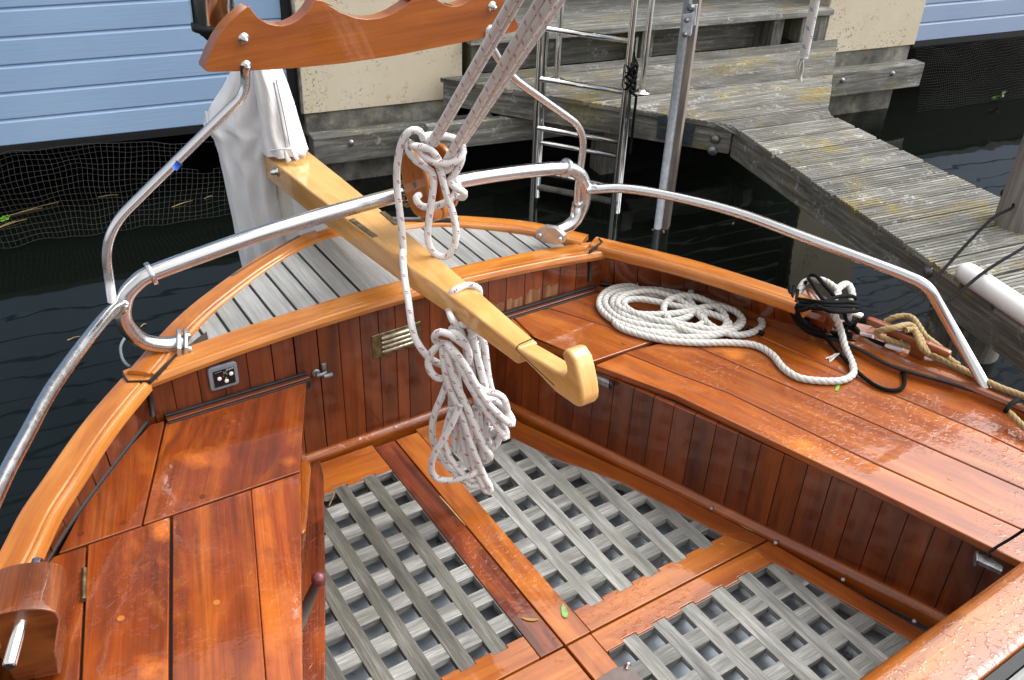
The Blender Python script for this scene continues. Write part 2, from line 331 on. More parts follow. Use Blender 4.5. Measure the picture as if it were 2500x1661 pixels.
# ------------------------------------------------------------------ mesh builder
class MB:
    def __init__(s): s.v = []; s.f = []; s.uv = []; s.t = []; s.sm = []
    def face(s, pts, uvs, tint=.5, smooth=False):
        i = len(s.v); s.v += [tuple(p) for p in pts]; s.f.append(tuple(range(i, i+len(pts)))); s.uv.append(uvs); s.t.append(tint); s.sm.append(smooth)
    def solid(s, verts, faces, g, tint=None, smooth=False):
        g = Ve(g).normalized(); tint = random.random() if tint is None else tint
        o = (random.uniform(0, 40), random.uniform(0, 40)); i = len(s.v)
        verts = [Ve(p) for p in verts]; s.v += [tuple(p) for p in verts]
        for f in faces:
            ps = [verts[k] for k in f]
            n = Ve((0, 0, 0))
            for k in range(len(ps)): a, b = ps[k], ps[(k+1) % len(ps)]; n += a.cross(b)
            n = n.normalized() if n.length > 1e-12 else Ve((0, 0, 1))
            t = n.cross(g)
            if t.length < .3: gg = Ve((0, 0, 1)).cross(n) if abs(n.z) < .9 else Ve((1, 0, 0)); t = n.cross(gg).normalized(); gu = gg.normalized()*.2
            else: t.normalize(); gu = g
            s.f.append(tuple(i+k for k in f)); s.uv.append([(p.dot(gu)+o[0], p.dot(t)+o[1]) for p in ps]); s.t.append(tint); s.sm.append(smooth)
        return s
    def prism(s, poly, down, g=(0, 1, 0), tint=None):
        """poly: outline of the outer face; down: vector to the back face"""
        n = len(poly); d = Ve(down); P = [Ve(p) for p in poly]
        nn = Ve((0, 0, 0))
        for k in range(n): nn += P[k].cross(P[(k+1) % n])
        if nn.dot(d) > 0: P.reverse()
        vs = P+[p+d for p in P]
        fs = [tuple(range(n)), tuple(range(2*n-1, n-1, -1))]+[(k, k+n, (k+1) % n+n, (k+1) % n) for k in range(n)]
        return s.solid(vs, fs, g, tint)
    def box(s, c, ax, ay, az, g=None, tint=None):
        """c: centre, ax ay az: half-extent vectors"""
        c, ax, ay, az = Ve(c), Ve(ax), Ve(ay), Ve(az)
        return s.prism([c+az-ax-ay, c+az+ax-ay, c+az+ax+ay, c+az-ax+ay], -2*az, g or ax, tint)
    def aabb(s, a, b, g=(0, 1, 0), tint=None):
        c = (Ve(a)+Ve(b))/2; h = (Ve(b)-Ve(a))/2
        return s.box(c, (h.x, 0, 0), (0, h.y, 0), (0, 0, h.z), g, tint)
    def sweep(s, path, prof, up=(0, 0, 1), closed=False, smooth=False, cap=True, tint=None, scales=None):
        """prof: list of (side, up) metres, carried along path with a fixed up vector"""
        n, k = len(path), len(prof); path = [Ve(p) for p in path]; tint = random.random() if tint is None else tint
        o = (random.uniform(0, 40), random.uniform(0, 40)); rings = []; L = [0]
        for a in range(1, n): L.append(L[-1]+(path[a]-path[a-1]).length)
        for a in range(n):
            t = (path[min(a+1, n-1)]-path[max(a-1, 0)]) if not closed else (path[(a+1) % n]-path[a-1])
            t.normalize(); side = t.cross(Ve(up)).normalized(); u2 = side.cross(t).normalized()
            f = scales[a] if scales else 1
            rings.append([path[a]+side*(x*f)+u2*(z*f) for x, z in prof])
        per = [0]
        for a in range(k): per.append(per[-1]+math.hypot(prof[(a+1) % k][0]-prof[a][0], prof[(a+1) % k][1]-prof[a][1]))
        i = len(s.v)
        for r in rings: s.v += [tuple(p) for p in r]
        for a in range(n if closed else n-1):
            b = (a+1) % n
            for c in range(k):
                d = (c+1) % k
                s.f.append((i+a*k+c, i+a*k+d, i+b*k+d, i+b*k+c))
                lb = L[b] if b else L[-1]+.05
                s.uv.append([(L[a]+o[0], per[c]+o[1]), (L[a]+o[0], per[c+1]+o[1]), (lb+o[0], per[c+1]+o[1]), (lb+o[0], per[c]+o[1])]); s.t.append(tint); s.sm.append(smooth)
        if cap and not closed:
            for r, base in ((range(k-1, -1, -1), i), (range(k), i+(n-1)*k)):
                s.f.append(tuple(base+c for c in r)); s.uv.append([(prof[c][0]+o[0], prof[c][1]+o[1]) for c in r]); s.t.append(tint); s.sm.append(False)
        return s
    def tube(s, path, r, seg=12, smooth=True, cap=True, strands=0, pitch=.05, closed=False, tint=None):
        path = [Ve(p) for p in path]; n = len(path); rr = r if isinstance(r, (list, tuple)) else [r]*n
        tint = random.random() if tint is None else tint
        L = [0]
        for a in range(1, n): L.append(L[-1]+(path[a]-path[a-1]).length)
        o = 0 if strands else random.uniform(0, 40)
        T = [((path[min(a+1, n-1)]-path[max(a-1, 0)]) if not closed else (path[(a+1) % n]-path[a-1])).normalized() for a in range(n)]
        N = T[0].cross(Ve((.3, .2, 1))).normalized(); i = len(s.v)
        for a in range(n):
            N = (N-T[a]*N.dot(T[a])); N = N.normalized() if N.length > 1e-6 else T[a].orthogonal().normalized()
            B = T[a].cross(N)
            for c in range(seg):
                th = 2*math.pi*c/seg; q = rr[a]
                if strands:
                    ph = strands/2*(th-2*math.pi*L[a]/pitch)
                    q *= .72+.28*abs(math.cos(ph))**.55
                s.v.append(tuple(path[a]+(N*math.cos(th)+B*math.sin(th))*q))
        for a in range(n if closed else n-1):
            b = (a+1) % n; lb = L[b] if b else L[-1]+.02
            for c in range(seg):
                d = (c+1) % seg
                s.f.append((i+a*seg+d, i+b*seg+d, i+b*seg+c, i+a*seg+c))
                s.uv.append([(L[a]+o, (c+1)/seg), (lb+o, (c+1)/seg), (lb+o, c/seg), (L[a]+o, c/seg)]); s.t.append(tint); s.sm.append(smooth)
        if cap and not closed:
            for rng, base in ((range(seg), i), (range(seg-1, -1, -1), i+(n-1)*seg)):
                s.f.append(tuple(base+c for c in rng)); s.uv.append([(o, c/seg) for c in rng]); s.t.append(tint); s.sm.append(False)
        return s
    def lathe(s, c, axis, prof, seg=24, tint=None):
        """prof: (radius, distance along axis)"""
        c = Ve(c); ax = Ve(axis).normalized(); a = ax.orthogonal().normalized(); b = ax.cross(a); i = len(s.v); k = len(prof); tint = random.random() if tint is None else tint
        for r, h in prof:
            for q in range(seg):
                th = 2*math.pi*q/seg; s.v.append(tuple(c+ax*h+(a*math.cos(th)+b*math.sin(th))*r))
        for j in range(k-1):
            for q in range(seg):
                d = (q+1) % seg
                s.f.append((i+j*seg+q, i+j*seg+d, i+(j+1)*seg+d, i+(j+1)*seg+q))
                s.uv.append([(prof[j][1], q/seg), (prof[j][1], (q+1)/seg), (prof[j+1][1], (q+1)/seg), (prof[j+1][1], q/seg)]); s.t.append(tint); s.sm.append(True)
        for rng, base in ((range(seg-1, -1, -1), i), (range(seg), i+(k-1)*seg)):
            s.f.append(tuple(base+q for q in rng)); s.uv.append([(0, 0)]*seg); s.t.append(tint); s.sm.append(False)
        return s
    def build(s, name, mat, parent=None, bevel=0, seg=2, smooth=None, sub=0):
        me = bpy.data.meshes.new(name); me.from_pydata(s.v, [], s.f)
        fu = []; ft = []
        for uvs, t in zip(s.uv, s.t):
            for q in uvs: fu += [q[0], q[1]]; ft += [t, t, t, 1]
        ul = me.uv_layers.new(name='UVMap'); ul.data.foreach_set('uv', fu)
        ca = me.color_attributes.new('tint', 'FLOAT_COLOR', 'CORNER'); ca.data.foreach_set('color', ft)
        me.polygons.foreach_set('use_smooth', [bool(x) if smooth is None else smooth for x in s.sm])
        me.materials.append(mat); me.update()
        o = bpy.data.objects.new(name, me); C.objects.link(o)
        if parent is not None: o.parent = parent; o.matrix_parent_inverse = parent.matrix_world.inverted()
        if bevel:
            b = o.modifiers.new('bevel', 'BEVEL'); b.width = bevel; b.segments = seg; b.limit_method = 'ANGLE'; b.angle_limit = rad(38); b.harden_normals = False
            me.polygons.foreach_set('use_smooth', [True]*len(me.polygons))
            wn = o.modifiers.new('normals', 'WEIGHTED_NORMAL'); wn.keep_sharp = True
        if sub:
            u = o.modifiers.new('sub', 'SUBSURF'); u.levels = sub; u.render_levels = sub
        return o
def thing(name, label, cat, loc=(0, 0, 0), group=None):
    o = bpy.data.objects.new(name, None); C.objects.link(o); o.location = loc; o.empty_display_size = .1
    bpy.context.view_layer.update()
    return tag(o, label, cat, group)
def tag(o, label, cat, group=None):
    o['label'] = label; o['category'] = cat
    if group: o['group'] = group
    return o
def struct(o, kind='structure'): o['kind'] = kind; return o
def smooth(pts, n=8, closed=False):
    P = [Ve(p) for p in pts]; out = []; m = len(P)
    for i in range(m if closed else m-1):
        p0 = P[i-1] if (i or closed) else P[0]*2-P[1]; p1 = P[i]; p2 = P[(i+1) % m]
        p3 = P[(i+2) % m] if (i+2 < m or closed) else P[-1]*2-P[-2]
        for j in range(n):
            t = j/n
            out.append(.5*((2*p1)+(p2-p0)*t+(2*p0-5*p1+4*p2-p3)*t*t+(3*p1-p0-3*p2+p3)*t**3))
    if not closed: out.append(P[-1])
    return out
def even(path, step):
    """resample a polyline at even spacing"""
    out = [path[0].copy()]; acc = 0
    for a, b in zip(path, path[1:]):
        d = (b-a).length
        while acc+d >= step:
            t = (step-acc)/d; a = a+(b-a)*t; out.append(a.copy()); d = (b-a).length; acc = 0
        acc += d
    out.append(path[-1].copy()); return out
def fillet(pts, r, n=6):
    P = [Ve(p) for p in pts]; out = [P[0]]
    for a, b, c in zip(P, P[1:], P[2:]):
        q = min(r, (a-b).length*.48, (c-b).length*.48); s1 = b+(a-b).normalized()*q; s2 = b+(c-b).normalized()*q
        for k in range(n+1): t = k/n; out.append(s1*(1-t)**2+b*2*t*(1-t)+s2*t*t)
    return out+[P[-1]]
# ================================================================== SETTING: water, boathouse, dock
WZ = -.25
mb = MB(); mb.face([(-40, -20, WZ), (40, -20, WZ), (40, 30, WZ), (-40, 30, WZ)], [(0, 0)]*4); struct(mb.build('water', WATER))
WC = 4.75
# --- cream walls (left pier between the door and the dock, right pier)
def wall(s0, s1, zb, name, label, led, bolts, ret=0):
    w_ = thing(name, label, 'wall', bp((s0+s1)/2, WC, WZ))
    mb = MB(); a = s0
    mb.prism([bp(a, WC, zb), bp(s1, WC, zb), bp(s1, WC, 3.8), bp(a, WC, 3.8)], BN*.5, (0, 0, 1)); mb.build('rendered_wall', PLASTER, w_, .006)
    mb = MB(); mb.prism([bp(s0+.01, WC+.012, led[0]-.03), bp(s1-.02, WC+.012, led[0]-.03), bp(s1-.02, WC+.012, zb-.002), bp(s0+.01, WC+.012, zb-.002)], BN*.45, BD); mb.build('plinth', CONC, w_, .01)
    mb = MB(); l0, l1 = led[2], led[3]
    mb.prism([bp(l0, WC-.10, led[1]), bp(l1, WC-.10, led[1]), bp(l1, WC-.10, led[0]), bp(l0, WC-.10, led[0])], BN*.108, BD); lb = mb.build('ledger_beam', G_BEAM, w_, .008)
    for u, v in bolts:
        p = Pl(u, v, WC-.10); mb = MB(); mb.lathe(p+BN*.004, -BN, [(.026, 0), (.026, .003), (.016, .004), (.014, .016), (.006, .019)], 14); mb.build('bolt', ZINC, lb)
    mb = MB(); mb.prism([bp(s0+.02, WC+.03, WZ-.3), bp(s1-.06, WC+.03, WZ-.3), bp(s1-.06, WC+.03, led[1]+.01), bp(s0+.02, WC+.03, led[1]+.01)], BN*.4, BD); mb.build('foundation', CONC, w_)
    return w_
wall(.985, 1.88, .165, 'boathouse_wall', 'lichen speckled cream wall between the left blue door and the wide dock', (.065, -.09, 1.0, 2.05), [c2(158, 968), ])
wall(4.40, 5.23, .20, 'boathouse_wall', 'clean cream wall pier beside the right pale blue door', (.10, -.065, 4.2, 5.27), [((1960+568/5.9)*.944, 1158/5.9*.944), ((1960+1290/5.9)*.944, 1060/5.9*.944)])
# --- blue sectional doors
def door(s0, s1, zb, name, label, trim, pitch=.125, z0=None):
    d = thing(name, label, 'garage door', bp((s0+s1)/2, WC+.05, zb)); mb = MB(); c = WC+.05
    z = zb
    while z < 3.75:      # each moulded board: flat face with a V groove along its top edge
        h = pitch
        prof = [(0, z), (-.006, z+.006), (-.006, z+h-.014), (.003, z+h-.004), (.003, z+h)]
        vs = []
        for s in (s0, s1): vs += [bp(s, c+p[0], p[1]) for p in prof]+[bp(s, c+.03, z+h), bp(s, c+.03, z)]
        k = 7; fs = [(i, i+k, (i+1) % k+k, (i+1) % k) for i in range(k)]
        fs = [tuple(reversed(f)) for f in fs]
        mb.solid(vs, fs, BD, .5); z += pitch
    mb.build('door_boards', BLUE if s0 < 0 else BLUE2, d, .0015)
    mb = MB()
    mb.prism([bp(s0, c-.012, zb-.035), bp(s1, c-.012, zb-.035), bp(s1, c-.012, zb-.001), bp(s0, c-.012, zb-.001)], BN*.05, BD)
    for s in trim: mb.prism([bp(s-.022, c-.016, zb-.04), bp(s+.022, c-.016, zb-.04), bp(s+.022, c-.016, 3.8), bp(s-.022, c-.016, 3.8)], BN*.05, (0, 0, 1))
    mb.build('seal_strip', BLACK, d)
door(-4.2, .925, .150, 'boathouse_door', 'large blue boarded door over the sagging net at left', [.95])
door(5.26, 9.5, .205, 'boathouse_door', 'paler blue boarded door beyond the right cream wall pier', [])
mb = MB(); mb.prism([bp(.975, WC+.001, .17), bp(.985, WC+.001, .17), bp(.985, WC+.001, 3.8), bp(.975, WC+.001, 3.8)], BN*.1); mb.build('door_reveal_strip', CONC); 
o = bpy.data.objects['door_reveal_strip']; tag(o, 'narrow grey reveal strip beside the black door seal', 'trim')
# --- roof, and a black sheet standing in for shade under the doors
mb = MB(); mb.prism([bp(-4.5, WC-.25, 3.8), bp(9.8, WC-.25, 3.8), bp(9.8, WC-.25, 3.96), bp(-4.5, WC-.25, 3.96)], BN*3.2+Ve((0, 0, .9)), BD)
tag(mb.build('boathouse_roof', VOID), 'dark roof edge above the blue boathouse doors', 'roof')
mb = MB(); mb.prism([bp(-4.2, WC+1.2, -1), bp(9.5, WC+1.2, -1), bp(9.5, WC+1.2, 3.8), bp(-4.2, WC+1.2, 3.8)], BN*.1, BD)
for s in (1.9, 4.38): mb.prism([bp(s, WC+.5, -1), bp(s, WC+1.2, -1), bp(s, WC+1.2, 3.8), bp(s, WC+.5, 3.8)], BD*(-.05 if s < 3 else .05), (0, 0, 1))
tag(mb.build('boathouse_dark_backing', VOID), 'black sheet standing in for the dark void under and between the boathouse bays', 'wall')
# --- upper step between the two walls
st = thing('raised_step', 'weathered raised boarded step at the back of the dock', 'step', bp(3.1, 4.68, 0))
ZS = .505; mb = MB(); c = 4.68
for k in range(8):
    mb.prism([bp(1.90, c, ZS), bp(4.385, c, ZS), bp(4.385, c+.138, ZS), bp(1.90, c+.138, ZS)], (0, 0, -.035), BD); c += .146
mb.build('step_boards', G_SIDE, st, .003)
for s, wd in ((1.93, .07), (3.02, .08), (3.98, .08)):
    mb = MB(); mb.prism([bp(s-.0, c-1.10, .2), bp(s+wd, c-1.10, .2), bp(s+wd, c-1.10, ZS-.036), bp(s, c-1.10, ZS-.036)], BN*.28, (0, 0, 1)); mb.build('post', G_BEAM, st, .004)
mb = MB(); mb.prism([bp(4.16, 4.70, .30), bp(4.38, 4.70, .30), bp(4.38, 4.70, ZS-.036), bp(4.16, 4.70, ZS-.036)], BN*.2, (0, 0, 1)); mb.build('end_post', G_BEAM, st, .01)
mb = MB(); mb.prism([bp(1.90, 4.93, .24), bp(4.38, 4.93, .24), bp(4.38, 4.93, .40), bp(1.90, 4.93, .40)], BN*.05, BD); mb.build('riser_board', G_BEAM, st)
# --- dock: splayed platform, then a narrow pier at right angles to the building
ZD = .32
def sc_(p): return (p.dot(BD), p.dot(BN))
def pt(u, v): return sc_(Z(u, v, ZD))
PA, PK, PE = pt(*c2(775, 525)), pt(1690, 288), pt(2360, 742)
QA, QK, QE = pt(*c3(1095, 250)), pt(*c3(1020, 770)), pt(*c3(2190, 1345))
def lerp_s(a, b, c): return a[0]+(b[0]-a[0])*(c-a[1])/(b[1]-a[1])
def sl(c): return lerp_s(PA, PK, c) if c > PK[1] else lerp_s(PK, PE, c)
def srt(c): return lerp_s(QA, QK, c) if c > QK[1] else lerp_s(QK, QE, c)
dk = thing('boardwalk', 'weathered grooved timber dock with a splayed platform and narrow pier', 'dock', bp(3.0, 3.5, WZ))
mb = MB(); c = 4.665; PW = .133; rnd = random.Random(3)
while c > -.9:
    # ridged board: eight grooves
    prof = []
    ng = 7; step = PW/ng; j0 = rnd.uniform(-.006, .006); dz = rnd.uniform(-.002, .002)
    for q in range(ng):
        a = -q*step
        prof += [(a, 0), (a-step*.64, 0), (a-step*.72, -.005), (a-step*.94, -.005)]
    prof = [(-.0, -.01)]+prof+[(-PW, -.006), (-PW, -.026), (0, -.026)]
    vs = []
    for side in (0, 1):
        for a, z in prof:
            cc = c+a; e = sl(cc)-.012+j0 if side == 0 else srt(cc)+.008+j0*.5
            if cc > 4.57 and side == 0: e = max(e, 1.72)
            vs.append(bp(e, cc, ZD+z+dz))
    n = len(prof); fs = [(i, (i+1) % n, (i+1) % n+n, i+n) for i in range(n)]+[tuple(range(n-1, -1, -1)), tuple(range(n, 2*n))]
    mb.solid(vs, fs, BD); c -= PW+.020
mb.build('decking', G_DOCK, dk)
mb = MB()
c = 4.665
while c > .9:
    for dc in (-.035, -.105):
        cc = c+dc
        for e in (sl(cc)+.05, srt(cc)-.05): mb.lathe(bp(e, cc, ZD+.0005), (0, 0, 1), [(.0065, 0), (.0062, .001)], 8)
    c -= PW+.020
o = mb.build('nail_heads', ZINC, dk); o['kind'] = 'stuff'
def beam(a, b, z0, z1, th, name, inset, side=1):
    a, b = Ve((a[0], a[1], 0)), Ve((b[0], b[1], 0)); t = (b-a).normalized(); nrm = Ve((-t.y, t.x, 0))*side
    f = lambda p, z: bp(p.x, p.y, z)
    mb = MB(); a2, b2 = a+nrm*inset, b+nrm*inset
    nw = BD*nrm.x+BN*nrm.y
    mb.prism([f(a2, z0), f(b2, z0), f(b2, z1), f(a2, z1)], nw*th, BD*t.x+BN*t.y); return mb.build(name, G_BEAM, dk, .004)
mid = (PA[0]*.46+PK[0]*.54, PA[1]*.46+PK[1]*.54)
b1 = beam(PA, PK, .165, ZD-.03, .07, 'edge_beam', .01)
b2 = beam(PK, (lerp_s(PK, PE, -.9), -.9), .155, ZD-.03, .07, 'edge_beam', .01)
b3 = beam((QK[0], QK[1]), (lerp_s(QK, QE, -.9), -.9), .16, ZD-.03, .06, 'edge_beam', .01, -1)
beam(QA, QK, .165, ZD-.03, .06, 'edge_beam', .01, -1)
EN = Ve((0, 0, 0)); tt = (bp(PK[0], PK[1], 0)-bp(PA[0], PA[1], 0)).normalized(); EN = Ve((-tt.y, tt.x, 0)); EN = EN if EN.dot(bp(PA[0], PA[1], 0)) > 0 else -EN
EC = EN.dot(bp(PA[0], PA[1], 0))
t2 = (bp(PE[0], PE[1], 0)-bp(PK[0], PK[1], 0)).normalized(); E2 = Ve((-t2.y, t2.x, 0)); E2 = E2 if E2.dot(bp(PK[0], PK[1], 0)) > 0 else -E2
EC2 = E2.dot(bp(PK[0], PK[1], 0))
for u, v in (c3(268, 945), c3(248, 1022)):
    mb = MB(); mb.lathe(Pl(u, v, EC+.01, EN), -EN, [(.026, 0), (.024, .006), (.016, .012), (.004, .015)], 16); mb.build('coach_bolt', ZINC, dk)
for u, v in (c6(1713, 450),):
    mb = MB(); mb.lathe(Pl(u, v, EC2+.01, E2), -E2, [(.026, 0), (.024, .006), (.016, .012), (.004, .015)], 16); mb.build('coach_bolt', ZINC, dk)
for s, c, wd in ((lerp_s(PK, PE, 2.05)+.10, 2.05, .16), (lerp_s(QK, QE, .8)-.2, .8, .16), (2.6, 4.45, .16)):
    mb = MB(); mb.prism([bp(s, c-.07, -1), bp(s+wd, c-.07, -1), bp(s+wd, c-.07, .16), bp(s, c-.07, .16)], BN*.14, (0, 0, 1)); mb.build('pile', G_BEAM, dk, .01)
# joist seen below the platform's left corner
mb = MB(); mb.prism([bp(1.55, 4.40, .02), bp(2.6, 4.36, .02), bp(2.6, 4.36, .155), bp(1.55, 4.40, .155)], BN*.06, BD); mb.build('joist', G_BEAM, dk, .004)
# hinge plates where the post is bolted to the beam
for cs in ([(1915, 395), (2025, 380), (2010, 515), (1905, 505)], [(1905, 530), (2005, 545), (1990, 675), (1895, 650)], [(2200, 475), (2345, 490), (2330, 590), (2190, 580)], [(2190, 600), (2325, 615), (2305, 735), (2170, 715)]):
    pp = [Pl((1200+x/4.72)*.944, (200+y/4.72)*.944, EC-.006, EN) for x, y in cs]
    mb = MB(); mb.prism(pp, EN*.012, (0, 0, 1)); mb.build('hinge_plate', plain('painted_hinge', lin(64, 78, 86), .5, .3, nz=.3, nscale=60) if 'painted_hinge' not in bpy.data.materials else bpy.data.materials['painted_hinge'], dk, .002)
# --- boat ladder hooked over the dock edge
la = thing('dock_ladder', 'stainless steel boat ladder hooked over the dock edge', 'ladder', Pl(1325, 500, EC-.08, EN))
LC = EC-.08
def lp(u, v, c=LC): return Pl(u, v, c, EN)
Lb, Lt = lp(1222, 486), lp(1249, 90); Rb, Rt = lp(1410, 517), lp(1452, 105)
Lx = Ve(((Lb.x+Lt.x)/2, (Lb.y+Lt.y)/2, 0)); Rx = Ve(((Rb.x+Rt.x)/2, (Rb.y+Rt.y)/2, 0))
sL = Z(1282, 186, ZD); sR = Z(1478, 213, ZD); r_ = .0165
def hand(base, foot):
    top = 1.12
    return smooth([base+Ve((0, 0, -.36)), base+Ve((0, 0, .3)), base+Ve((0, 0, .7)), base+Ve((0, 0, .98)), base*.86+foot*.14+Ve((0, 0, 1.09)), base*.5+foot*.5+Ve((0, 0, 1.14)), base*.14+foot*.86+Ve((0, 0, 1.08)), foot+Ve((0, 0, .96)), foot+Ve((0, 0, .70)), foot+Ve((0, 0, .5)), foot+Ve((0, 0, .2))], 6)
for base, foot in ((Lx, Ve((sL.x, sL.y, 0))), (Rx, Ve((sR.x, sR.y, 0)))):
    pth = [p for p in hand(base, foot)]
    pth[-1].z = ZD
    mb = MB(); mb.tube([p for p in pth if p.z > -.37], r_, 14); mb.build('side_rail', STEEL2, la)
    mb = MB(); off = EN*.055+tt*.01; mb.tube([base+off+Ve((0, 0, -.33)), base+off+Ve((0, 0, .68))], r_*.8, 12); mb.build('rear_rail', STEEL2, la)
    mb = MB(); mb.lathe(foot+Ve((0, 0, ZD-.001)), (0, 0, 1), [(.05, 0), (.048, .006), (.024, .009), (.022, .016)], 20); mb.build('flange', STEEL2, la)
    mb = MB(); mb.box(base+EN*.10+Ve((0, 0, .245)), tt*.03, EN*.02, Ve((0, 0, .026))); mb.tube([base+EN*.03+Ve((0, 0, .255)), base+EN*.10+Ve((0, 0, .25))], .012, 8); mb.build('wall_bracket', ZINC, la, .004)
for z, rb in ((.672, 0), (.421, 0), (.164, 0), (.066, 1), (-.08, 0), (-.19, 1)):
    o_ = (EN*.055+tt*.01) if rb else Ve((0, 0, 0))
    mb = MB(); mb.tube([Lx+o_+Ve((0, 0, z)), Rx+o_+Ve((0, 0, z))], .0135 if z > -.15 else .017, 12); mb.build('rung', STEEL2 if z > -.15 else CONC, la)
# black cord tied round the right rail
pts = []
for k in range(90):
    a = k/90; th = a*math.pi*2*6.5; z = .56-.13*a+.012*math.sin(k*1.7)
    pts.append(Rx+EN*(.02+.034*math.cos(th))+tt*(.01+.03*math.sin(th))+Ve((0, 0, z)))
pts += [Rx+EN*.03+tt*.05+Ve((0, 0, z)) for z in (.4, .3, .2, .1)]
mb = MB(); mb.tube(pts, .007, 8); tag(mb.build('black_lashing', ROPE_K), 'black cord wound round the right ladder rail', 'cord')
# --- mooring pole against the dock corner
PC = EC-.11
pole = thing('mooring_pole', 'galvanised steel pole backed by a timber batten at the dock edge', 'pole', Pl(1520, 530, PC, EN))
pb = Pl(1519, 530, PC, EN); ptop = Pl(1582, 0, PC, EN); px = Ve(((pb.x+ptop.x)/2, (pb.y+ptop.y)/2, 0))
mb = MB(); mb.tube([px+Ve((0, 0, -.8)), px+Ve((0, 0, 1.6))], .021, 18); mb.build('steel_tube', GALV, pole)
off = tt*.028+EN*.03
mb = MB(); mb.box(px+off+Ve((0, 0, .4)), tt*.024, EN*.03, Ve((0, 0, 1.2)), (0, 0, 1)); mb.build('timber_batten', greywood('brown_batten', lin(96, 88, 80), lin(140, 130, 120), lin(170, 162, 154)), pole, .004)
bk = [Pl(*q, PC-.024, EN) for q in (c3(45, 100), c3(125, 85), c3(100, 250), c3(40, 245))]
mb = MB(); mb.prism(bk, EN*.02, (0, 0, 1)); brk = mb.build('clamp_bracket', GALV, pole, .006)
mb = MB(); mb.prism([Pl(*q, PC-.018, EN) for q in (c3(80, 35), c3(145, 30), c3(130, 175), c3(112, 180), c3(105, 85), c3(76, 85))], EN*.012, (0, 0, 1)); mb.build('back_plate', GALV, pole, .003)
for q, r0 in ((c3(103, 52), .018), (c3(72, 138), .012), (c3(62, 235), .012)):
    mb = MB(); mb.lathe(Pl(*q, PC-.026, EN), -EN, [(r0, 0), (r0, .004), (r0*.5, .006), (r0*.5, .013)], 12); mb.build('bolt', ZINC, brk)
lp0 = Z(1505, 532, WZ+.03)
mb = MB(); q0 = Z(1519, 525, WZ+.02)
mb.tube(smooth([Pl(1504, 528, PC-.03, EN), Pl(1508, 548, PC-.05, EN), Pl(1520, 575, PC-.09, EN), Pl(1534, 588, PC-.1, EN), Pl(1538, 575, PC-.09, EN), Pl(1532, 548, PC-.05, EN), Pl(1528, 530, PC-.03, EN)], 6), .006, 8)
tag(mb.build('rope_loop', ROPE_T), 'thin tan rope loop at the foot of the steel pole', 'rope')
# --- leaning round pile at the right edge of the pier
b0 = Z(2335, 520, ZD)+BD*.03; b1_ = b0+Ve((.10, .05, 1.1)); b2_ = b0-Ve((.08, .04, .9))
mb = MB(); rr_ = random.Random(5)
pth = [b2_.lerp(b1_, k/20) for k in range(21)]; mb.tube(pth, [.105-.0012*k for k in range(21)], 22)
tag(mb.build('mooring_pile', greywood('grey_pile', lin(88, 84, 78), lin(128, 122, 116), lin(158, 152, 146), moss=.2)), 'grey leaning round timber pile beside the narrow pier', 'pile')
# --- white pipe lying along the pier edge
pa = Z(2232, 632, ZD+.025); pdir = (Z(2360, 718, ZD+.025)-pa).normalized()
pv = thing('dock_fender', 'white plastic pipe fender along the pier edge', 'fender', pa)
mb = MB(); mb.lathe(pa-pdir*.03, pdir, [(.012, -.012), (.028, -.002), (.036, .012), (.039, .03), (.039, 1.3)], 26); mb.build('pipe', PVC, pv)
mb = MB(); mb.lathe(pa+pdir*.07+Ve((0, 0, .038)), (0, 0, 1), [(.008, 0), (.008, .003), (.003, .005)], 10); mb.build('screw', ZINC, pv)
# --- nets hanging under the doors
def net(s0, s1, c0, c1_, zt, zb, cell, r, name, label, seed, hole=None):
    rn = random.Random(seed); mb = MB(); ns = int((s1-s0)/cell); nv = max(6, int(math.hypot(zt-zb, c0-c1_)*1.05/cell))
    def P(i, j):
        a = i/ns; b = j/nv
        sag = math.sin(a*math.pi)*.05*math.sin(b*math.pi)
        n1 = mnoise.noise(Ve((a*9, b*3, seed))); n2 = mnoise.noise(Ve((a*14, b*5, seed+9)))
        s = s0+(s1-s0)*a+cell*.5*n1+.35*cell*(j % 2)*0+(.10*b*math.sin(a*6))
        z = zt+(zb-zt)*b-.03*math.sin(a*math.pi*3)*(1-b)+.018*n2+sag*.3
        c = c0+(c1_-c0)*(b**1.4)-.05*math.sin(b*math.pi)+.03*n1
        return bp(s, c, max(z, WZ-.02))
    G = [[P(i, j) for j in range(nv+1)] for i in range(ns+1)]
    def ok(i, j):
        if not hole: return True
        return ((i/ns-hole[0])/hole[2])**2+((j/nv-hole[1])/hole[3])**2 > 1
    for i in range(ns+1):
        run = []
        for j in range(nv+1):
            if ok(i, j): run.append(G[i][j])
            else:
                if len(run) > 1: mb.tube(run, r, 4, cap=False)
                run = []
        if len(run) > 1: mb.tube(run, r, 4, cap=False)
    for j in range(nv+1):
        run = []
        for i in range(ns+1):
            if ok(i, j): run.append(G[i][j])
            else:
                if len(run) > 1: mb.tube(run, r, 4, cap=False)
                run = []
        if len(run) > 1: mb.tube(run, r*(1.6 if j == 0 else 1), 4, cap=False)
    return tag(mb.build(name, NETM if seed == 2 else NETD), label, 'net')
net(-1.3, .93, WC+.02, WC-.26, .10, -.22, .027, .0007, 'hanging_net', 'coarse sagging net under the large left blue door', 2, (.80, .22, .055, .16))
net(5.3, 7.6, WC+.05, WC-.12, .17, -.24, .018, .0005, 'hanging_net', 'fine mesh net under the right pale blue door', 4)
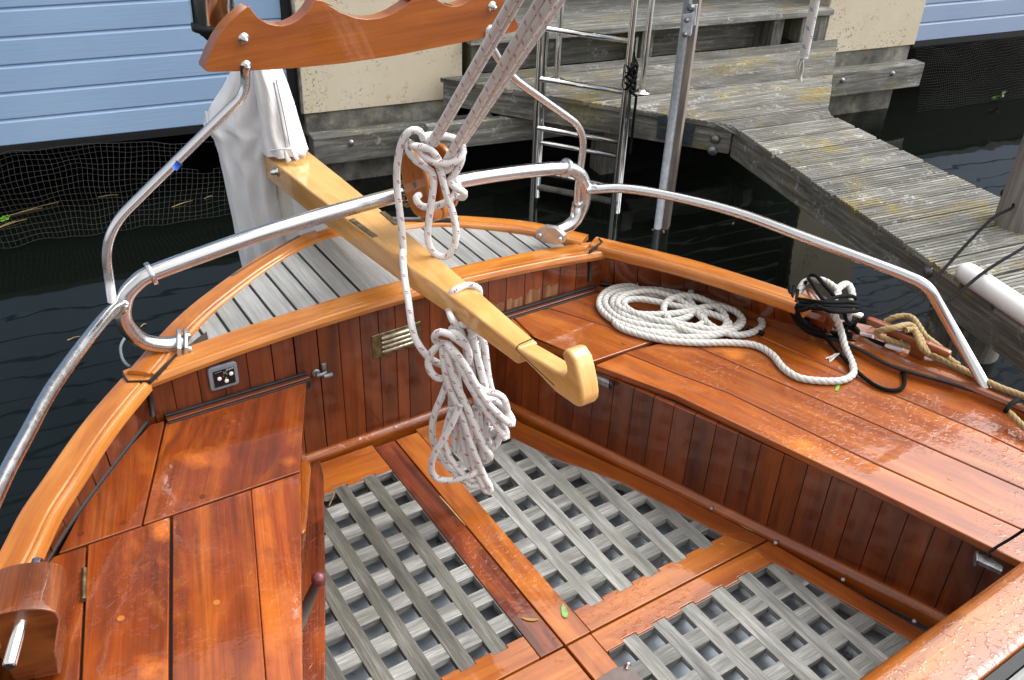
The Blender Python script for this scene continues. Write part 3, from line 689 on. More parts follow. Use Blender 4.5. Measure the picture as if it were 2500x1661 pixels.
# --- floating bits
rn = random.Random(11)
for k, (u, v, ln, a) in enumerate([(30, 515, .14, .3), (60, 488, .16, .1), (10, 520, .12, .5), (250, 452, .1, -.2), (350, 430, .1, .2), (480, 455, .05, .3), (1170, 415, .03, .2), (1690, 515, .03, .5), (330, 750, .03, .5), (400, 760, .03, 1.2), (170, 780, .05, .1), (420, 470, .12, .25), (90, 478, .2, .2)]):
    p = Z(u, v, WZ+.004); d = Ve((math.cos(a), math.sin(a), 0))*ln/2
    mb = MB(); mb.tube([p-d, p+d*.2+Ve((0, 0, .004)), p+d], .0022, 5)
    tag(mb.build('floating_straw', STRAW), 'thin dry straw stalks floating on dark water', 'straw', 'straw floating on the water')
mb = MB()
for k in range(9):
    p = Z(14+rn.uniform(-9, 9), 503+rn.uniform(-6, 6), WZ+.01); a = rn.uniform(0, 6); d = Ve((math.cos(a), math.sin(a), .1))*.016; e = Ve((-math.sin(a), math.cos(a), .3))*.008
    mb.face([p-d, p+e, p+d, p-e], [(0, 0)]*4)
tag(mb.build('water_weed', WEED), 'bright green sprig of weed floating below the net', 'plant')
mb = MB()
for k in range(14):
    p = bp(6.05+rn.uniform(-.05, .05), WC-.14, WZ+.03+rn.uniform(0, .05)); a = rn.uniform(0, 6); d = Ve((math.cos(a), math.sin(a), .3))*.02; e = Ve((-math.sin(a), math.cos(a), .5))*.01
    mb.face([p-d, p+e, p+d, p-e], [(0, 0)]*4)
tag(mb.build('weed_tuft', plain('dull_weed', lin(66, 96, 34), .6)), 'green weed tuft at the foot of the fine right net', 'plant')
# ================================================================== BOAT
boat = thing('sailing_boat', 'varnished teak boat stern with open cockpit and grey laid aft deck', 'boat', (1.035, 1.5, WZ))
def zdk(x): return .435+.05*max(0, 1-((x-1.035)/.78)**2)
CZ = .452
# outer edge of the rail cap, left bow-wards end first, round the stern, down the right side
outL = [Z(*p, CZ) for p in ((-150, 1560), (-70, 1400), (0, 1277), (48, 1184), (100, 1108), (190, 980), (285, 870), (405, 745), (500, 672), (600, 607), (700, 558))]
outR = [Z(*p, CZ) for p in ((1000, 512), (1120, 513), (1240, 522), (1385, 550), (1600, 602), (1810, 668), (1880, 694))]
sp0 = Ve((1.0, outL[-1].y+.03, .475))
OUT = [p.copy() for p in outL]+[Z(786, 526, .47), Z(890, 513, .475)]+[p.copy() for p in outR]
for p in OUT: p.z = CZ+.03*max(0, (p.y-2.2)/.5)
OUT = smooth(OUT, 6)
OUT = even(OUT, .03)
# hull planking below the cap
mb = MB(); ring = []
def hullpt(p, dz, k):
    c = Ve((1.035, min(p.y, 1.6), p.z)); d = (p-c); d.z = 0
    q = p-d.normalized()*(.012+k); q.z = dz; return q
rows = [(.44, 0), (.36, -.012), (.2, -.02), (.0, -.0), (-.2, .05), (-.5, .2)]
P = [[hullpt(p, min(z, p.z-.01), k) for p in OUT] for z, k in rows]
i0 = 0
for a in range(len(rows)-1):
    for b in range(len(OUT)-1):
        mb.face([P[a][b], P[a+1][b], P[a+1][b+1], P[a][b+1]], [(b*.03, a*.1), (b*.03, a*.1+.1), (b*.03+.03, a*.1+.1), (b*.03+.03, a*.1)], .5, True)
mb.build('hull', T_BITT, boat)
# --- rail cap: side caps and two stern arcs, moulded with an inner bead
CAPW = .078
cap_prof = [(-.004, -.03), (-.006, -.010), (-.002, .002), (.006, .006), (.030, .0075), (.054, .0065), (.0575, .0035), (.0595, .0035), (.0625, .0065), (.068, .0068), (.074, .003), (.078, -.005), (.078, -.024), (.070, -.032)]
def seg(y0, y1, left):
    out = [p for p in OUT if ((p.x < 1.075) == left) and y0 <= p.y <= y1]
    return out
jL, jR = 2.145, 2.195
capsL = seg(1.15, jL, True); sternL = seg(jL+.004, 9, True); sternR = seg(jR+.004, 9, False); capsR = seg(1.38, jR, False)
for pts, mat in ((capsL, T_CAP), (sternL, T_CAP), (sternR, T_CAP), (capsR, T_CAP)):
    mb = MB(); mb.sweep([p for p in pts], cap_prof, tint={id(capsL): .35, id(sternL): .6}.get(id(pts), .45)); mb.build('rail_cap', mat, boat, .0025)
# fashion piece: dark joints across the cap
for (a, b) in ((c4(830, 1145), c4(865, 1195)), (c4(865, 1195), c4(1010, 1190)), (c4(1010, 1190), c4(1195, 1010)), (c5(1840, 225), c5(1860, 250)), (c5(1860, 250), c5(1775, 310)), (c4(2275, 140), c4(2330, 230))):
    A, B = Z(*a, CZ+.011), Z(*b, CZ+.011); mb = MB(); n_ = (B-A).normalized().cross(Ve((0, 0, 1)))*.0022
    mb.prism([A-n_, B-n_, B+n_, A+n_], (0, 0, -.012)); mb.build('caulked_joint', CAULK, boat)
# stern post head between the two arcs
mb = MB(); mb.box((1.075, 2.665, .425), (.03, 0, 0), (0, .03, 0), (0, 0, .045)); mb.build('stern_post', T_CAP, boat, .01)
# --- laid aft deck
def yin(x, side):     # inner edge of the stern cap at x
    best = None
    pts = sternL if side < 0 else sternR
    xs = sorted((p.x+(.0), p.y) for p in pts)
    if x <= xs[0][0]: return xs[0][1]
    for (xa, ya), (xb, yb) in zip(xs, xs[1:]):
        if xa <= x <= xb: return ya+(yb-ya)*(x-xa)/max(1e-6, xb-xa)
    return xs[-1][1]
def deck_top(x):
    s_ = -1 if x < 1.075 else 1
    # normal offset of the cap width, approximated along y
    h_ = .004; sl_ = (yin(x+h_, s_)-yin(x-h_, s_))/(2*h_); sl_ = max(-3, min(3, sl_))
    return yin(x, s_)-CAPW*.93*math.sqrt(1+sl_*sl_)
DY0 = 2.185
mb = MB(); mbk = MB()
xl, xr = .33, 1.76
x0 = .3+.030; wpl = .0655; k = 0
edges = [.357+.0655*i for i in range(10)]+[1.310+.0645*i for i in range(8)]
for i in range(len(edges)-1):
    a, b = edges[i]+.0042, edges[i+1]-.0042
    if .915 < (a+b)/2 < .98: pass
    n_ = 7 if b-a < .1 else 20; ring = [(a+(b-a)*q/n_, deck_top(a+(b-a)*q/n_)) for q in range(n_+1)]
    if max(y for _, y in ring) < DY0+.01: continue
    top = [Ve((x, max(y, DY0+.001), zdk(x)-.006)) for x, y in ring]
    nb_ = 1 if b-a < .1 else 10
    bot = [Ve((b+(a-b)*q/nb_, DY0, zdk(b+(a-b)*q/nb_)-.006)) for q in range(nb_+1)]
    if nb_ == 1: mb.prism(top+bot, (0, 0, -.02), (0, 1, 0))
    else:
        vs_ = [p for q in range(21) for p in (Ve((top[q].x, DY0, top[q].z)), top[q])]
        mb.solid(vs_, [(2*q, 2*q+2, 2*q+3, 2*q+1) for q in range(20)], (0, 1, 0), .8)
mb.build('aft_deck', G_DECK, boat, .0012)
mb = MB(); ring = [(.31+.03*q) for q in range(49)]
pts = [Ve((x, max(deck_top(x)+.02, DY0), zdk(x)-.009)) for x in ring if x < 1.77]
for a, b in zip(pts, pts[1:]):
    mb.face([Ve((a.x, DY0-.02, a.z)), Ve((b.x, DY0-.02, b.z)), b, a], [(0, 0)]*4)
mb.build('deck_caulking', CAULK, boat)
# covering triangles at the corners (dark plates under the horse feet)
for poly in ((c4(1265, 960), c4(1400, 860), c4(1420, 945), c4(1290, 985)),):
    mb = MB(); mb.prism([Z(*p, zdk(.45)+.0005) for p in poly], (0, 0, -.01)); mb.build('corner_plate', plain('dark_wet_wood', lin(70, 60, 46), .2, nz=.4), boat)
# --- arched deck beam
xs = [.262+1.545*i/40 for i in range(41)]
mb = MB(); path = [Ve((x, 2.148, zdk(x)+.006)) for x in xs]
mb.sweep(path, [(.042, -.03), (.046, -.016), (.040, -.002), (.030, .0), (.024, -.003), (.018, .0), (-.038, .0), (-.038, -.03)], tint=.6)
mb.build('deck_beam', T_CAP, boat, .002)
# --- after bulkhead: separate vertical boards
BY = 2.120
sm_ = [.262, .307, .365, .433, .50, .567, .637, .703, .773, .838, .904, .962, 1.017, 1.058, 1.133, 1.20, 1.27, 1.34, 1.407, 1.477, 1.548, 1.616, 1.682, 1.79]
tn = random.Random(21)
mb = MB()
for a, b in zip(sm_, sm_[1:]):
    g_ = .0022 if a == .703 or b == .703 else .0008
    zt = lambda x: zdk(x)-.02
    zb = -.03 if .3 < a < 1.6 else .25
    t_ = {.637: 1.2, .433: .45, .773: .75, .838: .5}.get(a, tn.uniform(.1, .8)) if a < 1.3 else tn.uniform(.5, 1.15)
    mb.prism([(a+g_, BY, zb), (b-g_, BY, zb), (b-g_, BY, zt(b)), (a+g_, BY, zt(a))], (0, .018, 0), (0, 0, 1), t_)
mb.build('bulkhead', T_PANEL, boat, .0012)
mb = MB(); mb.aabb((.31, BY+.021, -.1), (1.76, BY+.03, .40)); mb.build('bulkhead_backing', BLACK, boat)
# bleached patches low on the right bulkhead boards
def bleach():
    m = M('bare_bleached_wood'); uv = m.uv(); n = m.noise(m.sc(uv, 3, 40, 1), 1, 4, .6)
    m.set(Base_Color=m.ramp(n, [(.3, lin(84, 42, 18)), (.5, lin(124, 84, 54)), (.75, lin(164, 138, 110))]), Roughness=.6); return m.m
BLE = bleach()
mb = MB(); rb = random.Random(4)
for a, b, z0, hgt in ((1.345, 1.40, .322, .045), (1.412, 1.47, .322, .04), (1.482, 1.54, .322, .052), (1.553, 1.61, .325, .045)):
    n_ = 8; base = [(a+(b-a)*q/n_, BY-.0006, z0) for q in range(n_+1)]
    top = [(a+(b-a)*q/n_, BY-.0006, z0+hgt*(.7+.3*rb.random())) for q in range(n_, -1, -1)]
    mb.prism(base+top, (0, .0004, 0), (0, 0, 1))
mb.build('bleached_patch', BLE, boat)
# door latch, vent, switch panel
lt = MB(); lt.lathe((.770-.012, BY-.001, .304), (0, -1, 0), [(.013, 0), (.013, .004), (.008, .007)], 16)
lt.tube([(.758, BY-.012, .300), (.772, BY-.016, .302), (.786, BY-.014, .305)], .006, 8); lt.tube([(.775, BY-.02, .296), (.800, BY-.024, .297)], [.006, .008], 10)
lt.aabb((.776, BY-.008, .300), (.790, BY, .330)); lt.build('door_latch', ZINC, boat, .002)
V4 = [Y(*crop(650, 780, 4.72)(x, y), BY-.002) for x, y in ((1215, 200), (1780, 25), (1790, 290), (1230, 458))]
vt = MB(); vt.prism(V4, (0, .006, 0)); vo = vt.build('brass_vent', BRASS, boat, .002)
e1 = (V4[1]-V4[0]); e2 = (V4[3]-V4[0])
for q in range(4):
    f = .2+.2*q; lv = MB(); A = V4[0]+e1*.19+e2*f+Ve((0, -.002, 0)); B = V4[0]+e1*.86+e2*f+Ve((0, -.002, 0))
    lv.tube([A, A.lerp(B, .05), A.lerp(B, .95), B], [.003, .0065, .0065, .003], 10); lv.build('louvre', plain('worn_brass', (.42, .38, .28, 1), .4, .8, nz=.4, nscale=60) if 'worn_brass' not in bpy.data.materials else bpy.data.materials['worn_brass'], vo)
sp1 = MB(); PX0, PX1, PZ0, PZ1 = .4575, .5365, .349, .424
def rrect(x0, x1, z0, z1, r, y): return [Ve((cx+r*math.cos(a), y, cz+r*math.sin(a))) for cx, cz, a0 in ((x1-r, z1-r, 0), (x0+r, z1-r, 90), (x0+r, z0+r, 180), (x1-r, z0+r, 270)) for a in [rad(a0+q*18) for q in range(6)]]
sp1.prism(rrect(PX0, PX1, PZ0, PZ1, .010, BY-.011), (0, .011, 0)); pan = sp1.build('switch_panel', GREYP, boat, .003)
m_ = MB(); m_.prism(rrect(PX0+.012, PX1-.010, PZ0+.011, PZ1-.013, .002, BY-.0125), (0, .002, 0)); m_.build('panel_face', BLK, pan)
for x, z in ((.484, .386), (.517, .392), (.502, .373)):
    m_ = MB(); m_.lathe((x, BY-.012, z), (0, -1, 0), [(.0058, 0), (.0058, .003), (.004, .0045)], 16); m_.build('button', WHTM, pan)
for tri, mt in (([(.4925, .390), (.497, .3925), (.497, .3875)], REDM), ([(.509, .3935), (.5045, .396), (.5045, .391)], GRNM), ([(.5025, .381), (.5005, .384), (.5045, .384)], YELM)):
    m_ = MB(); m_.prism([(x, BY-.0132, z) for x, z in tri], (0, .001, 0)); m_.build('arrow_mark', mt, pan)
m_ = MB()
for x in (.4985, .5035):
    for z in (.398, .402): m_.aabb((x-.0018, BY-.0135, z-.0014), (x+.0018, BY-.0125, z+.0014))
for q in range(6): m_.aabb((.474+q*.0033, BY-.0135, .4055+q*.0003), (.4763+q*.0033, BY-.0125, .4067+q*.0003))
m_.build('panel_symbol', plain('panel_print', lin(120, 124, 128), .5), pan)
fc = bpy.data.curves.new('logo', 'FONT'); fc.body = 'Quick'; fc.size = .0085; fo = bpy.data.objects.new('tmp', fc); C.objects.link(fo)
bpy.context.view_layer.update(); me = bpy.data.meshes.new_from_object(fo); bpy.data.objects.remove(fo)
lo = bpy.data.objects.new('panel_lettering', me); C.objects.link(lo); me.materials.clear(); me.materials.append(WHTM)
lo.location = (.5045, BY-.0132, .4048); lo.rotation_euler = (rad(90), rad(-4), 0); lo.parent = pan; lo.matrix_parent_inverse = pan.matrix_world.inverted()
# black sealed ledge between bulkhead and seats
def ledge(x0, x1, name='sealed_ledge'):
    for (y0, y1, z, mt) in ((BY-.012, BY-.0005, .319, CAULK), (BY-.028, BY-.013, .314, T_PANEL), (BY-.034, BY-.029, .309, CAULK)):
        mb = MB(); mb.aabb((x0, y0, .28), (x1, y1, z), (1, 0, 0)); mb.build(name, mt, boat, .002)
ledge(.33, .729); ledge(1.38, 1.765)
# --- side linings under the caps (vertical boards)
def lining(bot, top, name, n, gap=.0012):
    A = even(smooth([Ve(p) for p in bot], 6), .005); B = even(smooth([Ve(p) for p in top], 6), .005); mb = MB(); r2 = random.Random(8)
    f = lambda L, t: L[min(len(L)-1, int(t*(len(L)-1)))]
    for k in range(n):
        sub = 4
        for q in range(1):
            t0, t1 = k/n+gap, (k+1)/n-gap
            a0, a1, c0, c1_ = f(A, t0), f(A, t1), f(B, t0), f(B, t1)
            nn = (a1-a0).cross(c0-a0).normalized()
            if nn.dot(Ve((1.035, 1.2, .4))-a0) < 0: nn = -nn
            mb.prism([a0, a1, c1_, c0], -nn*.02, (0, 0, 1), r2.uniform(.2, .9))
    mb.build(name, T_PANEL, boat, .001)
ZS = .305
lbot = [Z(*p, ZS-.004) for p in ((350, 963), (290, 1040), (230, 1118), (170, 1200), (120, 1280), (92, 1330), (50, 1430), (20, 1520))]
ltop = [Z(*p, CZ-.035) for p in ((340, 893), (250, 1005), (165, 1135), (110, 1235), (75, 1303), (50, 1360), (10, 1450), (-20, 1530))]
lining(lbot, ltop, 'side_lining', 11)
rbot = [Z(*p, ZS-.004) for p in ((1362, 655), (1500, 672), (1620, 692), (1740, 735), (1830, 765), (1900, 785))]
rtop = [Z(*p, CZ-.035) for p in ((1366, 592), (1500, 618), (1620, 648), (1740, 692), (1830, 722), (1900, 742))]
lining(rbot, rtop, 'side_lining', 10)
for line in (lbot, rbot):   # black bead where lining meets seat
    mb = MB(); mb.tube(smooth([p+Ve((0, 0, .006)) for p in line], 5), .007, 8); mb.build('caulk_bead', CAULK, boat)
for A, B in ((Y(*c4(1000, 1195), BY-.004), Y(*c4(1035, 1430), BY-.004)), (Y(*c5(1778, 330), BY-.004), Y(*c5(1778, 515), BY-.004))):
    mb = MB(); mb.tube([A, B], .006, 8); mb.build('caulk_bead', CAULK, boat)
# --- seats
def board(mb, pts, z=ZS, th=.022, g=(0, -1, 0), tint=None, gap=0):
    P = [Z(*p, z) for p in pts]
    if gap:
        c = sum(P, Ve((0, 0, 0)))/len(P); P = [p+(c-p).normalized()*gap for p in P]
    mb.prism(P, (0, 0, -th), g, tint)
gl = (Z(690, 1092, ZS)-Z(710, 870, ZS)).normalized(); gl2 = (Z(392, 1568, ZS)-Z(395, 1190, ZS)).normalized()
mb = MB()
board(mb, (q1(962, 60), q1(1780, -240), q1(1738, 357), q1(825, 668)), g=gl, tint=.35, gap=.001)
board(mb, (q1(870, 85), q1(955, 62), q1(818, 672), q1(335, 835), q1(480, 560), q1(660, 310)), g=gl2, tint=.25, gap=.001)
mb.build('aft_seat', T_SEAT, boat, .003)
mb = MB()
board(mb, (q1(508, 782), q1(984, 619), q1(974, 1700), q1(466, 1700)), ZS+.004, g=gl2, tint=.55, gap=.001)
board(mb, (q1(999, 615), q1(1452, 463), q1(1548, 1700), q1(995, 1700)), ZS+.004, g=gl2, tint=.5, gap=.0005)
board(mb, (q1(1454, 462), q1(1738, 365), q1(1752, 1700), q1(1551, 1700)), ZS+.004, g=gl2, tint=.95, gap=.0005)
lid = mb.build('seat_locker_lid', T_SEAT, boat, .003)
mb = MB(); mb.tube([Z(*q1(488, 925), ZS+.006), Z(*q1(484, 1105), ZS+.006)], .0055, 10); mb.build('hinge', BRASS, lid, .001)
mb = MB()
board(mb, (q1(310, 850), q1(498, 792), q1(452, 1700), q1(170, 1700), q1(250, 1300), q1(270, 900)), g=gl2, tint=.35)
mb.build('seat_margin', T_SEAT, boat, .003)
mb = MB(); mb.prism([Z(*p, ZS-.014) for p in (q1(890, 90), q1(1720, -195), q1(1690, 1700), q1(200, 1700), q1(345, 850), q1(660, 330))], (0, 0, -.01)); mb.build('seat_bearer', CAULK, boat)
# wooden plugs in the seats
def plug(p, mat, par):
    mb = MB(); mb.lathe(p, (0, 0, 1), [(.0072, 0), (.0072, .0005)], 18); mb.build('wood_plug', mat, par)
for p, zz in ((q1(700, 1210), .309), (q1(1254, 1118), .309)): plug(Z(*p, zz+.0002), T_CAP, lid)
for p in (q1(1080, 48), q1(1172, 505), q1(715, 655), q1(468, 720), c4(1270, 1445), c4(1520, 1365)):
    plug(Z(*p, ZS+.0002), T_PANEL, boat)
# left seat front and the moving backrest flap by it
lin_e = [Z(710, 872, ZS), Z(690, 1092, ZS), Z(692, 1300, ZS), Z(695, 1700, ZS)]
mb = MB(); n_ = 13
for k in range(n_):
    t = k/n_; A = Z(710, 872, ZS).lerp(Z(695, 1700, ZS), t); B = Z(710, 872, ZS).lerp(Z(695, 1700, ZS), t+1/n_-.003)
    s_ = Ve((-.03, 0, 0)); mb.prism([A+s_+Ve((0, 0, -.03)), B+s_+Ve((0, 0, -.03)), B+s_+Ve((0, 0, -.33)), A+s_+Ve((0, 0, -.33))], (-.018, 0, 0), (0, 0, 1))
mb.build('seat_front', T_PANEL, boat, .001)
pf = [Z(*p, .20) for p in (q1(1740, 300), q1(1765, 285), q1(1795, 300), q1(1803, 340), q1(1775, 690), q1(1755, 718), q1(1733, 712))]
mb = MB(); mb.prism(pf, (-.01, 0, -.06), (0, 1, 0)); mb.build('knee_board', T_SEATR, boat, .006)
# right seat: separate boards
S1 = [c6(590, 900), c6(1200, 1170), c6(2100, 1550), (2760, 1330)]
S2 = [c6(130, 960), c6(760, 1230), c6(1500, 1550), (2700, 1440)]
ED = [(1372, 842), c6(0, 1290), (2000, 1122), (2360, 1300), (2560, 1400)]
OUTR = [(1362, 657), (1500, 674), (1620, 694), (1740, 737), (1830, 767), (1960, 802), (2060, 852), (2200, 893), (2340, 945), (2700, 1110)]
gr = (Z(2360, 1290, ZS)-Z(1372, 842, ZS)).normalized()
mb = MB()
ja, jb = c5(1800, 1075), c6(130, 955)
board(mb, ((1128, 735), (1165, 718), (1362, 657), (1480, 671), (1560, 684), (1625, 694), (1610, 741), (1560, 777), c5(2215, 920), c5(1500, 700)), g=gr, tint=.15, gap=.001)
board(mb, (c5(1240, 745), c5(1498, 702), c5(2213, 922), c5(1790, 1065), c5(1400, 900)), g=gr, tint=.3, gap=.001)
board(mb, (c5(1080, 760), c5(1235, 748), c5(1395, 903), c5(1785, 1066), c5(1700, 1040)), g=gr, tint=.25, gap=.0)
mb.build('aft_seat', T_SEATR, boat, .003)
JT = [(1367, 838), (1441, 811), (1562, 776), (1610, 742), (1625, 696)]
LS1 = [(1640, 724), (1758, 778), (1966, 870), (2271, 999), (2360, 1041), (2700, 1195)]
LS2 = [(1562, 779), (1602, 797), (1816, 890), (2068, 999), (2360, 1127), (2700, 1280)]
LS3 = [(1441, 813), (1558, 860), (1676, 904), (2015, 1067), (2360, 1222), (2640, 1350)]
LS4 = [(1372, 842), (1557, 911), (2000, 1122), (2360, 1300), (2560, 1400)]
LS0 = [(1625, 695), (1740, 737), (1830, 767), (1960, 802), (2060, 852), (2200, 893), (2340, 945), (2700, 1110)]
def strake(a, b, tint):
    sh = lambda L, d: [(x, y+d) for x, y in L]
    board(mb, sh(a, 1.0)+sh(b, -1.0)[::-1], ZS+.001, g=gr, tint=tint)
mb = MB(); strake(LS0, LS1, .78); strake(LS1, LS2, .5); strake(LS2, LS3, .42); strake(LS3, LS4, .62)
mb.build('side_seat', T_SEATR, boat, .004)
mb = MB(); mb.prism([Z(*p, ZS-.012) for p in ((1140, 725), (1362, 659), (1620, 696), (1830, 769), (2060, 854), (2340, 947), (2690, 1110), (2560, 1340), (1400, 815))], (0, 0, -.01)); mb.build('seat_bearer', CAULK, boat)
for p in (c6(405, 1202), c6(603, 1038), q3(1588, 400), q3(1720, 238), c5(1378, 712), c5(1395, 872), c5(2010, 937), c5(1900, 990)): plug(Z(*p, ZS+.0012), T_FLOOR, boat)
# front of the right seat: vertical boards
pA, pB = Ve((1.352, 2.118, 0)), Ve((2.03, .24, 0)); dP = (pB-pA)
uP = dP.normalized(); nP = Ve((-uP.y, uP.x, 0)); nP = nP if nP.x < 0 else -nP
mb = MB(); nb = 30
for k in range(nb):
    a = pA+dP*(k/nb)+uP*.0008; b = pA+dP*((k+1)/nb)-uP*.0008
    mb.prism([a+Ve((0, 0, -.05)), b+Ve((0, 0, -.05)), b+Ve((0, 0, ZS-.022)), a+Ve((0, 0, ZS-.022))], -nP*.018, (0, 0, 1))
mb.build('seat_front', T_PANEL, boat, .001)
mb = MB(); mb.prism([pA-nP*.02+Ve((0, 0, -.05)), pB-nP*.02+Ve((0, 0, -.05)), pB-nP*.02+Ve((0, 0, ZS-.03)), pA-nP*.02+Ve((0, 0, ZS-.03))], -nP*.01); mb.build('seat_front_backing', BLACK, boat)
# quarter-round skirting
skp = [(-.002, -.03), (-.002, .022), (.006, .0235), (.013, .020), (.020, .011), (.023, .002), (.023, -.03)]
mb = MB(); mb.sweep([pA+nP*.0+Ve((0, 0, .0)), pB], [(-x if nP.dot(uP.cross(Ve((0, 0, 1)))) < 0 else x, z) for x, z in skp]); mb.build('skirting', T_SEATR, boat, .001)
mb = MB(); mb.sweep([Ve((.66, BY-.001, 0)), Ve((1.37, BY-.001, 0))], [(x, z) for x, z in skp]); mb.build('skirting', T_SEATR, boat, .001)
for p in (q3(205, 572), q3(577, 772), q3(968, 985), q3(1380, 1226)): 
    mb = MB(); mb.lathe(Z(*p, .012), (-.5, -.1, .8), [(.006, 0), (.006, .002), (.003, .003)], 10); mb.build('screw', ZINC, boat)
# latch bracket under the right seat, catch near the tiller hook
cb = Z(*q3(1815, 880), ZS-.03)
mb = MB(); w0 = cb+Ve((.0, .0, 0)); mb.prism([Z(*p, ZS-.03) for p in (q3(1735, 825), q3(1800, 845), q3(1900, 905), q3(1890, 940), q3(1740, 870))], (0, 0, -.012)); mb.prism([Z(*p, ZS-.028) for p in (q3(1735, 815), q3(1755, 820), q3(1755, 878), q3(1738, 872))], (0, 0, -.02)); mb.build('hatch_bracket', ZINC, boat, .002)
mb = MB(); mb.prism([Z(*p, ZS-.03) for p in (c5(1800, 1125), c5(1900, 1165), c5(1920, 1215), c5(1810, 1165))], (0, 0, -.02)); mb.build('hatch_catch', ZINC, boat, .003)
mb = MB(); mb.prism([Z(*p, ZS-.029) for p in (c5(1905, 1160), c5(1930, 1172), c5(1932, 1225), c5(1905, 1212))], (0, 0, -.02)); mb.build('catch_plate', BLACK, boat, .003)
# side deck forward on the right, outside the seat
sdi = [Z(*p, .325) for p in ((1850, 764), (1960, 797), (2060, 847), (2200, 888), (2340, 940), (2700, 1105))]
sdo = [Z(*p, .345) for p in ((1930, 735), (2010, 752), (2130, 820), (2265, 885), (2400, 950), (2800, 1120))]
mb = MB()
for a in range(5):
    mb.solid([sdi[a], sdi[a+1], sdo[a+1], sdo[a], sdi[a]-Ve((0, 0, .08)), sdi[a+1]-Ve((0, 0, .08)), sdo[a+1]-Ve((0, 0, .3)), sdo[a]-Ve((0, 0, .3))], [(0, 1, 2, 3), (0, 4, 5, 1), (3, 2, 6, 7)], uP, .5)
mb.build('side_deck', T_SEATR, boat)
mb = MB(); mb.sweep([p.lerp(q, .38)+Ve((0, 0, .004)) for p, q in zip(sdi, sdo)], [(-.012, -.006), (-.008, .004), (0, .008), (.008, .004), (.012, -.006)]); mb.build('side_deck_bead', T_SEATR, boat)
mb = MB(); mb.tube(smooth([p+Ve((0, 0, .002)) for p in sdi], 5), .006, 8); mb.build('caulk_bead', CAULK, boat)
# --- cockpit bottom
mb = MB(); mb.face([(.2, -.1, -.064), (2.0, -.1, -.064), (1.75, 2.1, -.064), (.5, 2.1, -.064)], [(0, 0), (1, 0), (1, 1), (0, 1)]); mb.build('bilge', BILGE, boat)
mb = MB(); mb.prism([(.735, 2.09, .006), (.716, 2.02, .006), (.558, 1.639, .006), (.44, 1.364, .006), (.15, .70, .006), (-.2, .70, .006), (.25, 1.4, .006), (.6, 2.09, .006)], (0, 0, -.03), (.42, 1, 0)); mb.build('margin_board', T_DARK, boat, .003)
mb = MB(); mb.prism([(.36, 1.149, 0), (.972, 1.149, 0), (.972, .6, 0), (.36, .6, 0)], (0, 0, -.025), (1, 0, 0), .5)
mb.build('floor_board', T_FLOOR, boat, .003)
# throttle lever
lv0 = Z(690, 1440, .05); lv1 = Z(733, 1336, .27); lv0 = lv1+Ve((-.035, -.03, -.16))
lv0 = Z(684, 1450, .12)
mb = MB(); mb.tube([lv0, lv0.lerp(lv1, .6), lv1], [.014, .013, .009], 12); lev = mb.build('throttle_lever', plain('grey_lever', lin(104, 96, 94), .45, .3), boat)
mb = MB(); mb.lathe(lv1-Ve((0, 0, .014)), (.12, 0, 1), [(.006, -.004), (.010, 0), (.0155, .007), (.0168, .015), (.0147, .024), (.0076, .031), (.001, .033)], 20); mb.build('knob', REDK, lev)
# gearbox plate bottom edge of picture
pl4 = [Z(*p, .006) for p in (q2(1560, 1560), q2(1655, 1500), q2(1745, 1468), q2(1830, 1568), q2(1800, 1640), q2(1500, 1640))]
mb = MB(); mb.prism(pl4, (0, 0, -.006)); fp = mb.build('floor_plate', plain('brown_painted_plate', lin(104, 90, 86), .4, .2, nz=.2), boat, .002)
mb = MB(); mb.lathe(Z(*q2(1738, 1492), .006), (0, 0, 1), [(.009, 0), (.009, .003), (.005, .005), (.005, .014), (.002, .016)], 12); mb.build('bolt', STEEL2, fp)
# --- near coaming in the lower right corner
ZC = .42
a0, a1 = Z(*q3(2016, 868), ZC), Z(*q3(1040, 1568), ZC); b0_, b1x = Z(*q3(2016, 1370), ZC), Z(*q3(1760, 1568), ZC)
dC = (a1-a0).normalized(); nC = Ve((-dC.y, dC.x, 0)); nC = nC if nC.y > 0 else -nC
wC = abs((b0_-a0).dot(nC))
pthC = [a0-dC*.55, a0-dC*.1, a0.lerp(a1, .5), a1, a1+dC*.35]
mb = MB(); mb.sweep(pthC, [(s*(0), 0) for s in ()] or [(0.004, -.30), (.004, -.020), (.0, -.008), (-.012, .002), (-.03, .006), (-wC+.02, .004), (-wC+.003, .0), (-wC, -.01), (-wC, -.30)] if nC.dot(dC.cross(Ve((0, 0, 1)))) > 0 else [(-.004, -.30), (-.004, -.020), (.0, -.008), (.012, .002), (.03, .006), (wC-.02, .004), (wC-.003, .0), (wC, -.01), (wC, -.30)]); mb.build('cockpit_coaming', T_COAM, boat, .003)
mb = MB(); g0 = [p-nC*(wC+.012) for p in pthC]; mb.sweep(g0, [(-.011, -.05), (-.011, -.004), (.011, -.004), (.011, -.05)]); mb.build('caulk_seam', CAULK, boat)
mb = MB(); o0 = pthC[0]; o1 = pthC[-1]
for k in range(5):
    s0_ = wC+.026+k*.062; mb.prism([o0-nC*s0_+Ve((0, 0, -.006)), o1-nC*s0_+Ve((0, 0, -.006)), o1-nC*(s0_+.056)+Ve((0, 0, -.006)), o0-nC*(s0_+.056)+Ve((0, 0, -.006))], (0, 0, -.02), dC)
mb.build('foredeck', G_DECK, boat, .001)
